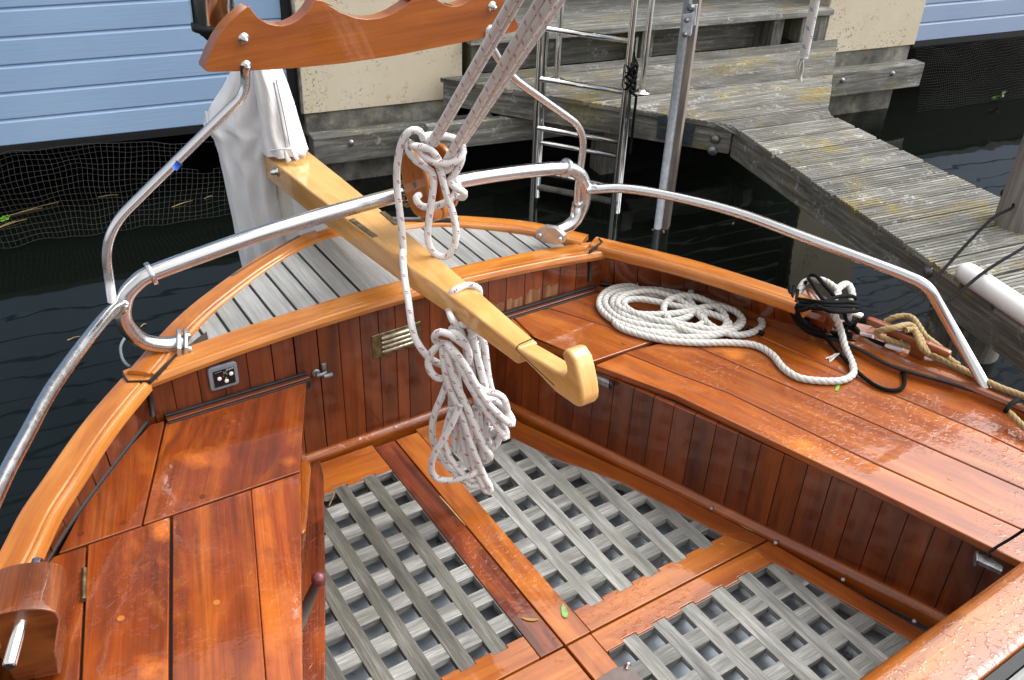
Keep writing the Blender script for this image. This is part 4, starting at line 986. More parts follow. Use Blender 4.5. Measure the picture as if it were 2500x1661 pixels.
# ================================================================== FLOOR GRATINGS (three lift-out panels)
def notch_strip(x0, x1, yo, yi, slats, up=True):
    """outline of a frame rail whose inner edge steps back where each slat end is housed"""
    pts = [(x0, yo), (x0, yi)]
    d = -.011 if up else .011
    for a, b in sorted(slats):
        if a > x0 and b < x1: pts += [(a, yi), (a, yi+d), (b, yi+d), (b, yi)]
    return pts+[(x1, yi), (x1, yo)]
def grating(label, frames, slats, yend, cross, x0, x1f):
    g_ = thing('floor_grating', label, 'grating', (x0+.3, 1.3, -.03), 'teak gratings on the cockpit floor')
    for pts, mt, gd, tint in frames:
        mb = MB(); mb.prism([(x, y, 0) for x, y in pts], (0, 0, -.03), gd, tint); mb.build('frame_rail', mt, g_, .0022)
    for k, (a, b) in enumerate(slats):
        y0, y1 = yend(a, b); z = -.0022+.0006*random.uniform(-1, 1)
        mb = MB(); n = 8; wob = [random.uniform(-.0008, .0008) for _ in range(n+1)]
        L = [Ve((a+wob[q], y0+(y1-y0)*q/n, z)) for q in range(n+1)]; R_ = [Ve((b+wob[n-q], y1+(y0-y1)*q/n, z)) for q in range(n+1)]
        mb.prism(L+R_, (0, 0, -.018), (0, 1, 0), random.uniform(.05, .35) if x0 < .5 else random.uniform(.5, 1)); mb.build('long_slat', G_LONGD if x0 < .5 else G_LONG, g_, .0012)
    for y in cross:
        mb = MB(); z = -.0034+.0008*random.uniform(-1, 1); mb.aabb((x0, y-.0235, z-.021), (x1f(y), y+.0235, z), (1, 0, 0)); mb.build('cross_slat', G_CROSS, g_, .0015)
    return g_
SLL = [(.812, .853), (.7205, .762), (.629, .671), (.535, .577), (.44, .482)]
grating('left grey grating with dark figured edge rail beside the cockpit centreline',
    [(notch_strip(.36, .904, 1.154, 1.229, SLL), T_FLOOR, (1, 0, 0), .55),
     (notch_strip(.6, .904, 2.085, 1.950, SLL, False), T_FLOOR, (1, 0, 0), .75),
     ([(.905, 1.154), (.974, 1.154), (.974, 2.07), (.905, 2.07)], T_DARK, (0, 1, 0), .5)],
    SLL, lambda a, b: (1.2185, 1.9605), [1.873-.0965*k for k in range(-1, 8)], .30, lambda y: .906)
# pale stopping in the split between the two middle rails
mb = MB()
sp = [Z(*p, .0012) for p in (q2(648, 502), q2(700, 560), q2(760, 630), q2(797, 670))]
mb.tube(sp, [.001, .0022, .0022, .001], 6); tag(mb.build('seam_filler', plain('pale_filler', lin(196, 168, 112), .6)), 'pale sliver of filler in the joint between the middle floor rails', 'filler')
DI = [(1.30, 1.90), (1.357, 1.752), (1.47, 1.552), (1.53, 1.379), (1.584, 1.221)]
DO = [(1.335, 2.085), (1.37, 1.94), (1.577, 1.428), (1.672, 1.154)]
def liner(parent_name, segs):
    g_ = [o for o in C.objects if o.name == parent_name][0]
    for (xa, ya), (xb, yb), nx, ny in segs:
        mb = MB(); mb.prism([(xa, ya, -.0035), (xb, yb, -.0035), (xb, yb, -.031), (xa, ya, -.031)], (nx*.002, ny*.002, 0), (xb-xa, yb-ya, 0)); mb.build('inner_edge', G_CROSS, g_)
def diag(x):
    for (xa, ya), (xb, yb) in zip(DI, DI[1:]):
        if xa <= x <= xb: return ya+(yb-ya)*(x-xa)/(xb-xa)
    return 1.95 if x < 1.3 else 1.221
def diagx(y):
    for (xa, ya), (xb, yb) in zip(DI, DI[1:]):
        if yb <= y <= ya: return xa+(xb-xa)*(y-ya)/(yb-ya)+.02
    return 1.31 if y > 1.9 else 1.6
SLR = [(1.104, 1.146), (1.198, 1.245), (1.293, 1.337), (1.391, 1.434), (1.490, 1.532)]
grating('right grey grating with a curved outer rail and two orange rails',
    [(notch_strip(1.0565, 1.583, 1.154, 1.229, SLR)[:-1]+[(1.62, 1.154)], T_FLOOR, (1, 0, 0), .5),
     ([(.9785, 1.154), (1.0555, 1.154), (1.0555, 2.07), (.9785, 2.07)], T_FLOOR, (0, 1, 0), .8),
     ([(1.0565, 1.955), (1.30, 1.955), (1.335, 2.085), (1.0565, 2.085)], T_FLOOR, (1, 0, 0), .3),
     ([(1.301, 1.955)]+DI[:]+[(1.622, 1.154)]+DO[::-1], T_SEATR, (-.35, 1, 0), .2)],
    SLR, lambda a, b: (1.2185, min(1.962, diag((a+b)/2)+.03)), [1.579+.0945*k for k in range(-4, 5)], 1.05, diagx)
FI = [(1.622, 1.085), (1.646, 1.03), (1.726, .724), (1.80, .42)]
FO = [(1.674, 1.148), (1.781, .719), (1.86, .42)]
SLF = [(1.108, 1.150), (1.203, 1.245), (1.298, 1.342), (1.400, 1.446), (1.502, 1.545), (1.596, 1.637)]
grating('front grey grating nearest the wet coaming at lower right',
    [([(1.052, 1.148), (1.052, 1.085)]+sum([[(a, 1.085), (a, 1.095), (b, 1.095), (b, 1.085)] for a, b in SLF if b < 1.62], [])+[(1.6205, 1.085), (1.6205, 1.148)], T_FLOOR, (1, 0, 0), .85),
     ([(.979, 1.148), (1.0505, 1.148), (1.0505, .42), (.979, .42)], T_FLOOR, (0, 1, 0), .65),
     ([(1.6215, 1.148)]+FI+FO[::-1], T_SEATR, (-.2, 1, 0), .35)],
    SLF, lambda a, b: (.42, 1.094 if b < 1.62 else 1.08), [1.004-.0905*k for k in range(0, 7)], 1.04, lambda y: 1.65+(1.03-y)*.26)
liner('floor_grating', [((.902, 1.235), (.902, 1.949), 1, 0), ((.7, 1.949), (.9, 1.949), 0, -1)])
liner('floor_grating.001', [(a, b, -1, -.3) for a, b in zip(DI, DI[1:])])
liner('floor_grating.002', [((a-.001, ya), (b-.001, yb), -1, -.2) for (a, ya), (b, yb) in zip(FI, FI[1:])]+[((1.06, 1.084), (1.62, 1.084), 0, -1)])
# ================================================================== STERN RAIL, HORSE AND GALLOWS (bolted to the boat)
hp = [(.425, .466), (.372, .478), (.322, .512), (.294, .577), (.309, .640), (.345, .676), (.385, .691), (.52, .712), (.671, .732), (.85, .747), (1.014, .756), (1.18, .761), (1.341, .759), (1.52, .746), (1.655, .729), (1.70, .714), (1.737, .680), (1.754, .62), (1.742, .560), (1.705, .522), (1.628, .505)]
horse = MB(); horse.tube(smooth([(x, 2.2, z) for x, z in hp], 6), .0215, 20); ho = horse.build('stern_rail', STEEL, boat)
for x, z, d in ((.381, .690, Ve((.15, 0, .03))), (1.668, .727, Ve((.15, 0, -.06)))):
    mb = MB(); mb.lathe(Ve((x, 2.2, z))-d.normalized()*.007, d, [(.021, 0), (.030, .001), (.031, .003), (.031, .011), (.030, .013), (.021, .014)], 24); mb.build('collar', STEEL, ho)
FOOT = plain('brushed_steel', (.55, .55, .56, 1), .38, .8, nz=.15, nscale=60)
# clamp feet
for pts, bl in (((c4(1160, 850), c4(1205, 835), c4(1290, 960), c4(1285, 1025), c4(1240, 1040), c4(1195, 960)), (c4(1243, 883), c4(1278, 960))),
                ((c5(1415, 145), c5(1500, 150), c5(1562, 225), c5(1560, 280), c5(1520, 295), c5(1410, 205)), (c5(1428, 200), c5(1490, 252)))):
    lf = pts[0][0] < 1000; x0 = .425 if lf else 1.628; tl = Ve((-.9, 0, .25)) if lf else Ve((.75, -.1, .15))
    zz = .50 if lf else .515
    ctr = Ve((x0, 2.2, .474 if lf else .505)); ax = Ve((1, -.25, -.2)).normalized() if lf else Ve((-.78, -.62, 0)).normalized()
    sd_ = ax.cross(Ve((0, 0, 1))).normalized(); u_ = sd_.cross(ax)
    mb = MB(); pr = [ctr+sd_*a+u_*b for a, b in ((-.048, -.016), (-.048, .008), (-.018, .030), (.018, .030), (.048, .008), (.048, -.016), (.02, -.03), (-.02, -.03))]
    mb.prism([p+ax*.004 for p in pr], ax*.009, u_); mb.prism([p-ax*.014+u_*-.003 for p in pr], ax*.011, u_); ft = mb.build('rail_foot', FOOT, ho, .002)
    for a in (-.034, .034):
        mb = MB(); mb.lathe(ctr+sd_*a+ax*.012-u_*.004, ax, [(.009, 0), (.009, .009), (.006, .013)], 12); mb.build('bolt', STEEL, ft)
RZ = .65
left = [Ve((.300, 2.185, .630)), Z(240, 735, .646), Z(130, 880, RZ), Z(62, 1000, RZ), Z(0, 1120, RZ), Z(-62, 1270, RZ), Z(-110, 1420, RZ)]
mb = MB(); mb.tube(smooth(left, 8), .0155, 16); mb.build('side_rail', STEEL, boat)
right = [Ve((1.752, 2.19, .640)), Z(1440, 435, .650), Z(1560, 455, RZ), Z(1700, 491, RZ), Z(1850, 546, RZ), Z(1990, 598, RZ), Z(2075, 630, .645)]
rp = smooth(right, 8)
bend = fillet([rp[-1], Z(2137, 656, .64), Z(2272, 893, .335)], .10, 10)
mb = MB(); mb.tube(rp[:-1]+bend, .0155, 16); mb.build('side_rail', STEEL, boat)
for p, d in ((Ve((.292, 2.178, .628)), Z(240, 735, .646)-Ve((.300, 2.185, .630))), (Ve((1.756, 2.193, .641)), Z(1440, 435, .650)-Ve((1.752, 2.19, .640)))):
    mb = MB(); mb.tube([p-d.normalized()*.004, p+d.normalized()*.03], .0185, 18); mb.build('weld_sleeve', STEEL, boat)
# gallows legs
GY = 2.2
def G(p): return Y(*p, GY)
lgL = fillet([G(c4(762, 655)), G((236, 540)), G((566, 214)), G((565, 150))], .11, 10)
mb = MB(); mb.tube(lgL, .0118, 16); leg1 = mb.build('gallows_leg', STEEL, boat)
lgR = fillet([G((1330, 490)), G((1330, 440)), G((1350, 300)), G((1170, 172)), G((1122, 90)), G((1124, 72))], .075, 10)
mb = MB(); mb.tube(lgR, .0118, 16); leg2 = mb.build('gallows_leg', STEEL, boat)
tpA, tpB = G((397, 386)), G((410, 371))
mb = MB(); mb.tube([tpA, tpA.lerp(tpB, .5), tpB], .0132, 16); mb.build('blue_tape_band', BLUETAPE, leg1)
mb = MB(); mb.lathe(G((1328, 470)), (.2, -1, 0), [(.010, -.01), (.010, .014), (.006, .02)], 12); mb.tube([G((1322, 470)), G((1318, 500))], .006, 8); mb.build('leg_clamp', STEEL, leg2)
# carved gallows board with three scoops
half = [g1(470, 1040), g1(400, 1036), g1(352, 1010), g1(352, 960), g1(385, 880), g1(440, 745), g1(530, 560), g1(640, 400), g1(760, 270), g1(880, 170), g1(975, 98), g1(1000, 105), g1(1040, 160), g1(1100, 235), g1(1180, 300), g1(1280, 350), g1(1380, 372), g1(1480, 376), g1(1580, 352), g1(1680, 305), g1(1780, 230), g1(1850, 150), g1(1910, 50), g1(1960, 0), g1(2050, 16), g1(2160, 62), g1(2260, 112), c2(0, 34), c2(90, 88), c2(190, 124), c2(270, 134)]
hw = [(G(p).x, G(p).z) for p in half]; cx = 1.0285
hw = [(x, z) for x, z in hw if x < cx-.002]
mir = [(2*cx-x, z) for x, z in reversed(hw)]
bot = [(cx+.30, 1.176), (cx+.1, 1.176), (cx-.1, 1.176), (cx-.30, 1.176)]
bot = [(x, G((u, v)).z) for x, (u, v) in zip([G(c2(910, 290)).x, G(c2(470, 377)).x, G(g1(2360, 915)).x, G(g1(1600, 990)).x, G(g1(860, 1030)).x], [c2(910, 290), c2(470, 377), g1(2360, 915), g1(1600, 990), g1(860, 1030)])]
mb = MB(); mb.prism([Ve((x, GY, z)) for x, z in hw+mir+bot], (0, .046, 0), (1, 0, .06), .5)
gal = mb.build('boom_gallows', T_GAL, boat, .0065, 3)
for p in (g1(918, 560), g1(950, 955), c2(1115, 45), c2(1100, 205)):
    q = G(p); mb = MB(); mb.lathe(q+Ve((0, .002, 0)), (0, -1, 0), [(.0135, 0), (.0135, .003), (.008, .004), (.008, .012), (.0065, .013), (.006, .018), (.003, .022), (.0005, .023)], 20); mb.build('domed_nut', STEEL, gal)
# stainless canister on a black rubber foot beyond the gallows
cc = V(495, 55, 2.30); cn = thing('steel_canister', 'polished steel canister on a black rubber foot behind the carved timber', 'canister', cc)
mb = MB(); mb.lathe(cc, (0, 0, 1), [(.049, 0), (.053, .004), (.053, .4)], 36); mb.build('shell', STEEL2, cn)
mb = MB(); mb.lathe(cc-Ve((0, 0, .04)), (0, 0, 1), [(.012, 0), (.026, .004), (.034, .014), (.038, .016), (.043, .024), (.056, .028), (.0565, .042), (.054, .044)], 30); mb.build('rubber_foot', BLACK, cn)
# dark half-round strips on the stern outside, small hose
mb = MB(); mb.tube([Z(*c4(1572, 498), CZ+.016), Z(*c4(2030, 224), CZ+.026)], .0085, 12); mb.build('rubbing_strip', DARKST, boat)
mb = MB(); mb.tube([Z(*c5(430, 98), CZ+.036), Z(*c5(890, 106), CZ+.032)], .008, 12); mb.build('rubbing_strip', DARKST, boat)
mb = MB(); mb.tube(smooth([Z(*q, .42) for q in (c4(850, 895), c4(818, 960), c4(825, 1030), c4(850, 1075), c4(885, 1100))], 6), .004, 8); mb.build('hose', GREYP, boat)
# mooring bitts
def bitt(A, B, Lh, wd, hgt, p0, p1, low):
    ax = (B-A).normalized(); o = thing_part = None
    mb = MB(); n = 9
    prof = [(-wd*.55, -low), (-wd*.62, -low*.6), (-wd*.98, -.012)]+[(-wd*math.cos(a), hgt*math.sin(a)) for a in [rad(q) for q in range(15, 180, 15)]]+[(wd*.98, -.012), (wd*.62, -low*.6), (wd*.55, -low)]
    pth = [A.lerp(B, t) for t in (0, .02, .08, .3, .6, .9, .98, 1)]
    mb.sweep(pth, prof, scales=[.94, .985, 1, 1.01, 1.01, 1, .985, .94], smooth=True); b = mb.build('mooring_bitt', T_BITT, boat, .004)
    mb = MB(); d = (p1-p0).normalized(); L = (p1-p0).length
    mb.lathe(p0, d, [(.006, 0), (.0115, .004), (.0115, L-.004), (.008, L)], 18); mb.build('pin', STEEL2, b)
A, B = Z(*q1(150, 960), .480), Z(*q1(95, 1240), .480)
bitt(A, B, .1, .072, .034, Z(*q1(222, 868), .49), Z(*q1(52, 1490), .47), .16)
A, B = Z(*c6(850, 615), .43), Z(*c6(1110, 760), .40)
bitt(A, B, .1, .042, .028, Z(*c6(750, 568), .42), Z(*c6(1268, 762), .40), .12)
mb = MB(); mb.prism([Z(*q, ZS+.003) for q in (c6(800, 850), c6(830, 835), c6(1080, 925), c6(1075, 945))], (0, 0, -.004)); mb.build('pad_plate', CAULK, boat, .001)
# cleat
CA, CB = Z(*c6(1298, 775), .395), Z(*c6(1862, 1012), .395); cd = (CB-CA).normalized()
mb = MB(); pth = [CA, CA.lerp(CB, .03), CA.lerp(CB, .12), CA.lerp(CB, .35), CA.lerp(CB, .65), CA.lerp(CB, .88), CA.lerp(CB, .97), CB]
mb.sweep(pth, [(-.014, -.012), (-.016, 0), (-.012, .009), (0, .012), (.012, .009), (.016, 0), (.014, -.012)], scales=[.65, .85, .95, 1.05, 1.05, .95, .85, .65], smooth=True)
cl = mb.build('cleat', T_SEATR, boat, .002)
for t in (.36, .66):
    mb = MB(); c_ = CA.lerp(CB, t); mb.box(c_-Ve((0, 0, .03)), cd*.022, cd.cross(Ve((0, 0, 1)))*.011, Ve((0, 0, .022))); mb.build('cleat_foot', T_BITT, cl, .003)
    mb = MB(); mb.lathe(c_+Ve((0, 0, .0125)), (0, 0, 1), [(.006, 0), (.006, .002), (.003, .003)], 12); mb.build('cleat_bolt', ZINC, cl)
# ================================================================== RUDDER AND TILLER
rd = thing('rudder', 'pale varnished tiller with hooked grip on a white rudder', 'rudder', (1.035, 2.95, WZ))
mb = MB(); mb.prism([(1.0, y, z) for y, z in ((2.742, .565), (3.09, .555), (3.12, .3), (3.2, -.6), (2.80, -.6), (2.765, .2))], (.075, 0, 0), (0, 0, 1)); mb.build('rudder_blade', CREAMG, rd, .012)
mb = MB(); mb.prism([X(*q, .985) for q in (c1(1968, 1306), c1(2120, 1390), (775, 512), c4(2290, 130), c4(2030, 235), c4(2020, 180))], (.012, 0, 0), (0, 0, 1)); mb.build('rudder_cheek', WHITE, rd, .003)
secs = [(2.985, 1.030, .147, .627, .086), (2.65, 1.032, .135, .640, .086), (2.30, 1.034, .118, .652, .078), (2.0, 1.039, .096, .657, .068), (1.76, 1.046, .076, .664, .058), (1.60, 1.045, .064, .669, .052), (1.470, 1.0435, .055, .675, .047)]
mb = MB(); vs = []
for y, x, wd, zt, h in secs: vs += [(x-wd/2, y, zt), (x+wd/2, y, zt), (x+wd/2, y, zt-h), (x-wd/2, y, zt-h)]
fs = [(0, 1, 2, 3), tuple(reversed([len(vs)-4+q for q in range(4)]))]
for a in range(len(secs)-1):
    for q in range(4): i = a*4; fs.append((i+q, i+4+q, i+4+(q+1) % 4, i+(q+1) % 4))
mb.solid(vs, fs, (0, 1, 0), .5); til = mb.build('tiller', T_PALE, rd, .007, 3)
hk = [(1284, 970), (1440, 1062), (1540, 1125), (1596, 1150), (1613, 1135), (1612, 1100), (1592, 1045), (1583, 1005), (1600, 983), (1630, 990), (1672, 1060), (1694, 1150), (1712, 1235), (1720, 1305), (1718, 1350), (1700, 1381), (1670, 1368), (1540, 1275), (1400, 1128), (1284, 1014)]
HKP = [X(*c5(*p), 1.0165) for p in hk]
mb = MB(); mb.prism(HKP, (.050, 0, 0), (0, 1, .1), .65); mb.build('tiller_grip', T_PALE, til, .0125, 4)
mb = MB()
for A, B in ((c5(160, 95), c5(322, 215)), (c5(368, 45), c5(470, 130))):
    pa_, pb_ = Z(*A, .6535), Z(*B, .6565); mb2 = MB(); d = (pb_-pa_).normalized(); sd_ = d.cross(Ve((0, 0, 1)))*.0085
    mb2.prism([pa_-sd_, pb_-sd_, pb_+sd_, pa_+sd_], (0, 0, -.004), d); stp = mb2.build('brass_strip', BRASS, til, .001)
    for t in (.12, .88):
        mb2 = MB(); mb2.lathe(pa_.lerp(pb_, t)+Ve((0, 0, .0002)), (0, 0, 1), [(.004, 0), (.004, .0006)], 10); mb2.build('screw', ZINC, stp)
mb = MB(); mb.tube([X(*c5(1277, 985), 1.0155), X(*c5(1282, 965), 1.0155), Z(*c5(1300, 945), .6765), Z(*c5(1392, 905), .6765)], .0012, 6); mb.tube([X(*c5(1282, 985), 1.0155), X(*c5(1400, 1100), 1.0155), X(*c5(1535, 1225), 1.0155)], .0008, 6); mb.build('scarf_joint', CAULK, til)
mb = MB(); mb.lathe(X(*c1(1872, 1165), .955)-Ve((-.003, 0, 0)), (-1, 0, 0), [(.017, 0), (.017, .003), (.010, .004), (.010, .016), (.005, .024)], 16); mb.build('pivot_bolt', STEEL2, til)
# ================================================================== WHITE CANVAS BOOT over the rudder head
cv = thing('canvas_cover', 'white canvas boot with zips draped over the rudder head', 'cover', (1.03, 3.05, WZ))
DV = 3.05
lev = [(100, 572, 640), (150, 584, 641), (200, 590, 662), (240, 596, 676), (285, 602, 689), (316, 605, 699), (346, 607, 709)]
low = [(95, 562, 606), (150, 540, 640), (200, 513, 658), (240, 487, 668), (268, 474, 672), (285, 470, 672), (300, 481, 668), (316, 494, 660), (348, 505, 640), (375, 511, 640), (400, 517, 640), (450, 527, 645), (500, 538, 660), (560, 548, 676), (610, 560, 690), (680, 572, 712), (740, 584, 722)]
def loft(rows, name, D, dep, seed, folds):
    mb = MB(); ns = 44; R_ = []
    rows2 = []
    for (v0, a0, b0), (v1, a1, b1) in zip(rows, rows[1:]):
        for q in range(5): t = q/5; rows2.append((v0+(v1-v0)*t, a0+(a1-a0)*t, b0+(b1-b0)*t))
    rows2.append(rows[-1])
    for j, (v, l, r) in enumerate(rows2):
        A, B = V(l, v, D), V(r, v, D); c = (A+B)/2; hx = (B-A)/2; ring = []
        for k in range(ns):
            th = 2*math.pi*k/ns
            f = 1+folds*math.sin(th*9+mnoise.noise(Ve((j*.07, seed, 0)))*3)*(.3+.7*min(1, j/10))*abs(math.sin(th))
            ring.append(c+hx*math.cos(th)-HN*(dep*math.sin(th)*f)+HN*0)
        R_.append(ring)
    i = 0
    for a in range(len(R_)-1):
        for k in range(ns):
            b = (k+1) % ns
            mb.face([R_[a][k], R_[a+1][k], R_[a+1][b], R_[a][b]][::-1], [(k/ns, a/20)]*4, .5, True)
    mb.face(R_[0][::-1], [(0, 0)]*ns); me = mb.build(name, CANVAS, cv)
    bm = bmesh.new(); bm.from_mesh(me.data); bmesh.ops.remove_doubles(bm, verts=bm.verts, dist=1e-5); bmesh.ops.recalc_face_normals(bm, faces=bm.faces); bm.to_mesh(me.data); bm.free()
    return me
loft(low, 'boot', DV+.02, .085, 3, .20)
loft(lev, 'front_flap', DV-.045, .075, 1, .12)
# zips: two dark lines and pull tabs, hem
zl = [(c1(1855, 560), c1(1895, 760), c1(1940, 1000)), (c1(1870, 540), c1(1920, 760), c1(1965, 985))]
def onhood(p):
    u, v = p; rows = lev
    for (v0, l0, r0), (v1, l1, r1) in zip(rows, rows[1:]):
        if v0 <= v <= v1: t = (v-v0)/(v1-v0); l, r = l0+(l1-l0)*t, r0+(r1-r0)*t; break
    else: l, r = rows[-1][1:]
    x = max(-.98, min(.98, (u-(l+r)/2)/((r-l)/2))); return V(u, v, DV-.045-.078*math.sqrt(1-x*x)-.008)
for z_ in zl:
    mb = MB(); mb.tube(smooth([onhood(p) for p in z_], 6), .0022, 6); mb.build('zip', plain('zip_grey', lin(150, 150, 150), .6) if 'zip_grey' not in bpy.data.materials else bpy.data.materials['zip_grey'], cv)
for p, q in ((c1(1930, 1020), c1(1958, 1090)), (c1(1975, 1020), c1(2020, 1080)), (c1(2010, 1030), c1(2070, 1055))):
    A, B = onhood(p), V(*q, DV-.13); mb = MB(); mb.tube([A, A.lerp(B, .5)-HN*.006, B], [.004, .007, .009], 8); mb.build('zip_pull', CANVAS, cv)
mb = MB(); mb.tube(smooth([onhood(p) for p in (c1(1790, 1042), c1(1860, 1018), c1(1960, 1008), c1(2088, 1012))], 6), .003, 6); mb.build('hem', CANVAS, cv)
mb = MB(); mb.tube(smooth([V(*p, DV-.03) for p in (c1(1395, 760), c1(1405, 830), c1(1440, 850))], 6), .004, 6); mb.build('tie_cord', CANVAS, cv)
# ================================================================== SHEET BLOCK
BD0 = 2.395
bc = V(*kk(395, 610), BD0)
blk = thing('sheet_block', 'big brown wooden sheet block wrapped in fleck rope on the steel rail', 'pulley', bc)
bn_ = (RT0*.72+HN*.69).normalized(); ba = (Ve((0, 0, 1))*.95-RT0*.16+HN*.22).normalized(); ba = (ba-bn_*ba.dot(bn_)).normalized(); bw = bn_.cross(ba)
def oval(c, w_, h_, n=28, p=2.4):
    out = []
    for k in range(n):
        a = 2*math.pi*k/n; ca, sa = math.cos(a), math.sin(a)
        out.append(c+bw*(w_*math.copysign(abs(ca)**(2/p), ca))+ba*(h_*math.copysign(abs(sa)**(2/p), sa)))
    return out
for q, nm in ((-.046, 'cheek'), (0, 'cheek'), (.046, 'cheek')):
    mb = MB(); mb.prism(oval(bc+bn_*(q-.009), .058, .094), bn_*.018, ba, .5); ck = mb.build(nm, T_BLOCK, blk, .006, 3)
    if q < -.01:
        mb = MB(); mb.lathe(bc+bn_*(q-.0092), -bn_, [(.008, -.001), (.008, .001), (.004, .0015)], 14); mb.build('axle', BRASS, ck)
for q in (-.023, .023):
    mb = MB(); mb.lathe(bc+bn_*(q-.012), bn_, [(.040, 0), (.034, .008), (.034, .016), (.040, .024)], 24); mb.build('sheave', BLACK, blk)
mb = MB(); mb.prism(oval(bc-ba*.082, .034, .032), bn_*.04, ba, .3); mb.prism(oval(bc-ba*.082-bn_*.04, .034, .032), bn_*.04, ba, .3); mb.build('tail_block', T_BLOCK, blk, .005)
sh = V(*kk(200, 765), BD0+.02); bar = Ve((1.10, 2.2, .758))
pts = [bar+Ve((.0, -.034*math.cos(t), .034*math.sin(t))) for t in [q*math.pi/8 for q in range(16)]]
mb = MB(); mb.tube(pts+[pts[0]], .006, 8)
mb.tube([bar+Ve((0, -.03, .0)), bar+Ve((.03, -.06, -.01)), bc-bn_*.02-ba*.05], .006, 8); mb.build('shackle', BRASS, blk)
# ================================================================== MAINSHEET
ms = thing('mainsheet', 'white rope with red flecks from the boom to a coil on the tiller', 'rope', bc)
RR = .0083
def line(name, pts, r=.0098, n=7, seg=12, mat=ROPE_R, par=None, step=.011):
    mb = MB(); mb.tube(even(smooth(pts, n), step), r, seg); return mb.build(name, mat, par if par is not None else ms)
def K(x, y, d=0): return V(*kk(x, y), BD0-.10-d)
def fall(a, b, d0, d1, name):
    A, B = V(*a, d0), V(*b, d1); Cx = A+(B-A)*1.8
    mb = MB(); mb.tube([A.lerp(Cx, q/60) for q in range(61)], .0102, 14); return mb.build(name, ROPE_R, ms)
fall(c2(690, 985), c2(1250, 0), 2.30, 1.87, 'fall'); fall(c2(722, 975), c2(1292, 0), 2.325, 1.885, 'fall')
fall(c2(808, 1085), c2(1440, 0), 2.29, 1.86, 'fall'); fall(c2(842, 1050), c2(1520, 0), 2.32, 1.84, 'fall'); fall(c2(868, 1035), c2(1575, 0), 2.345, 1.875, 'fall')
# knots on the block
line('half_hitch', [K(395, 235, -.01), K(330, 190), K(300, 110, .01), K(230, 75, .015), K(150, 110, .015), K(90, 210, .012), K(58, 340, .01), K(38, 500, .01), K(40, 650, .01), K(50, 800, .015), K(70, 950, .02), K(92, 1150, .03), K(110, 1380, .04), V(*c5(507, 330), 2.22), V(*c5(522, 500), 2.16), V(*c5(548, 660), 2.10), V(*c5(570, 820), 2.06), V(*c5(600, 920), 2.04), V(*c5(660, 1010), 2.02), V(*c5(720, 1060), 2.02), V(*c5(775, 1085), 2.02), V(*c5(830, 1110), 2.03)])
line('hanging_bight', [K(190, 190, .02), K(160, 240, .022), K(170, 310, .022), K(240, 400, .022), K(340, 470, .02), K(415, 540, .02), K(430, 650, .024), K(405, 850, .03), K(378, 1050, .035), K(366, 1200, .038), K(395, 1330, .04), K(470, 1410, .04), K(560, 1420, .04), K(630, 1350, .04), K(668, 1220, .038), K(660, 1080, .035), K(625, 930, .03), K(575, 780, .028), K(535, 640, .025), K(505, 520, .022), K(470, 430, .02), K(420, 380, .018)])
line('half_hitch', [K(200, 200, .03), K(190, 240, .034), K(260, 252, .036), K(340, 268, .036), K(420, 310, .034), K(465, 370, .03), K(500, 430, .02), K(520, 470, 0)])
line('half_hitch', [K(270, 280, .03), K(320, 350, .034), K(400, 405, .036), K(500, 430, .036), K(590, 435, .034), K(670, 405, .03), K(735, 340, .02), K(740, 270, .01), K(700, 200, 0), K(610, 155, -.01), K(520, 140, -.01), K(400, 130, -.01), K(330, 150, 0)])
line('half_hitch', [K(735, 300, .01), K(725, 400, .012), K(680, 500, .014), K(620, 590, .016), K(600, 630, .018), K(640, 670, .022), K(700, 710, .024), K(755, 745, .02), K(745, 790, .01), K(690, 790, 0)])
line('half_hitch', [K(660, 600, -.02), K(690, 660, -.01), K(650, 770, 0), K(590, 830, .01), K(500, 870, .014), K(400, 895, .014), K(310, 890, .012), K(255, 840, .008), K(245, 790, -.005), K(280, 770, -.02)])
line('half_hitch', [K(540, 480, .012), K(580, 520, .012), K(600, 480, .012), K(640, 430, .012)])
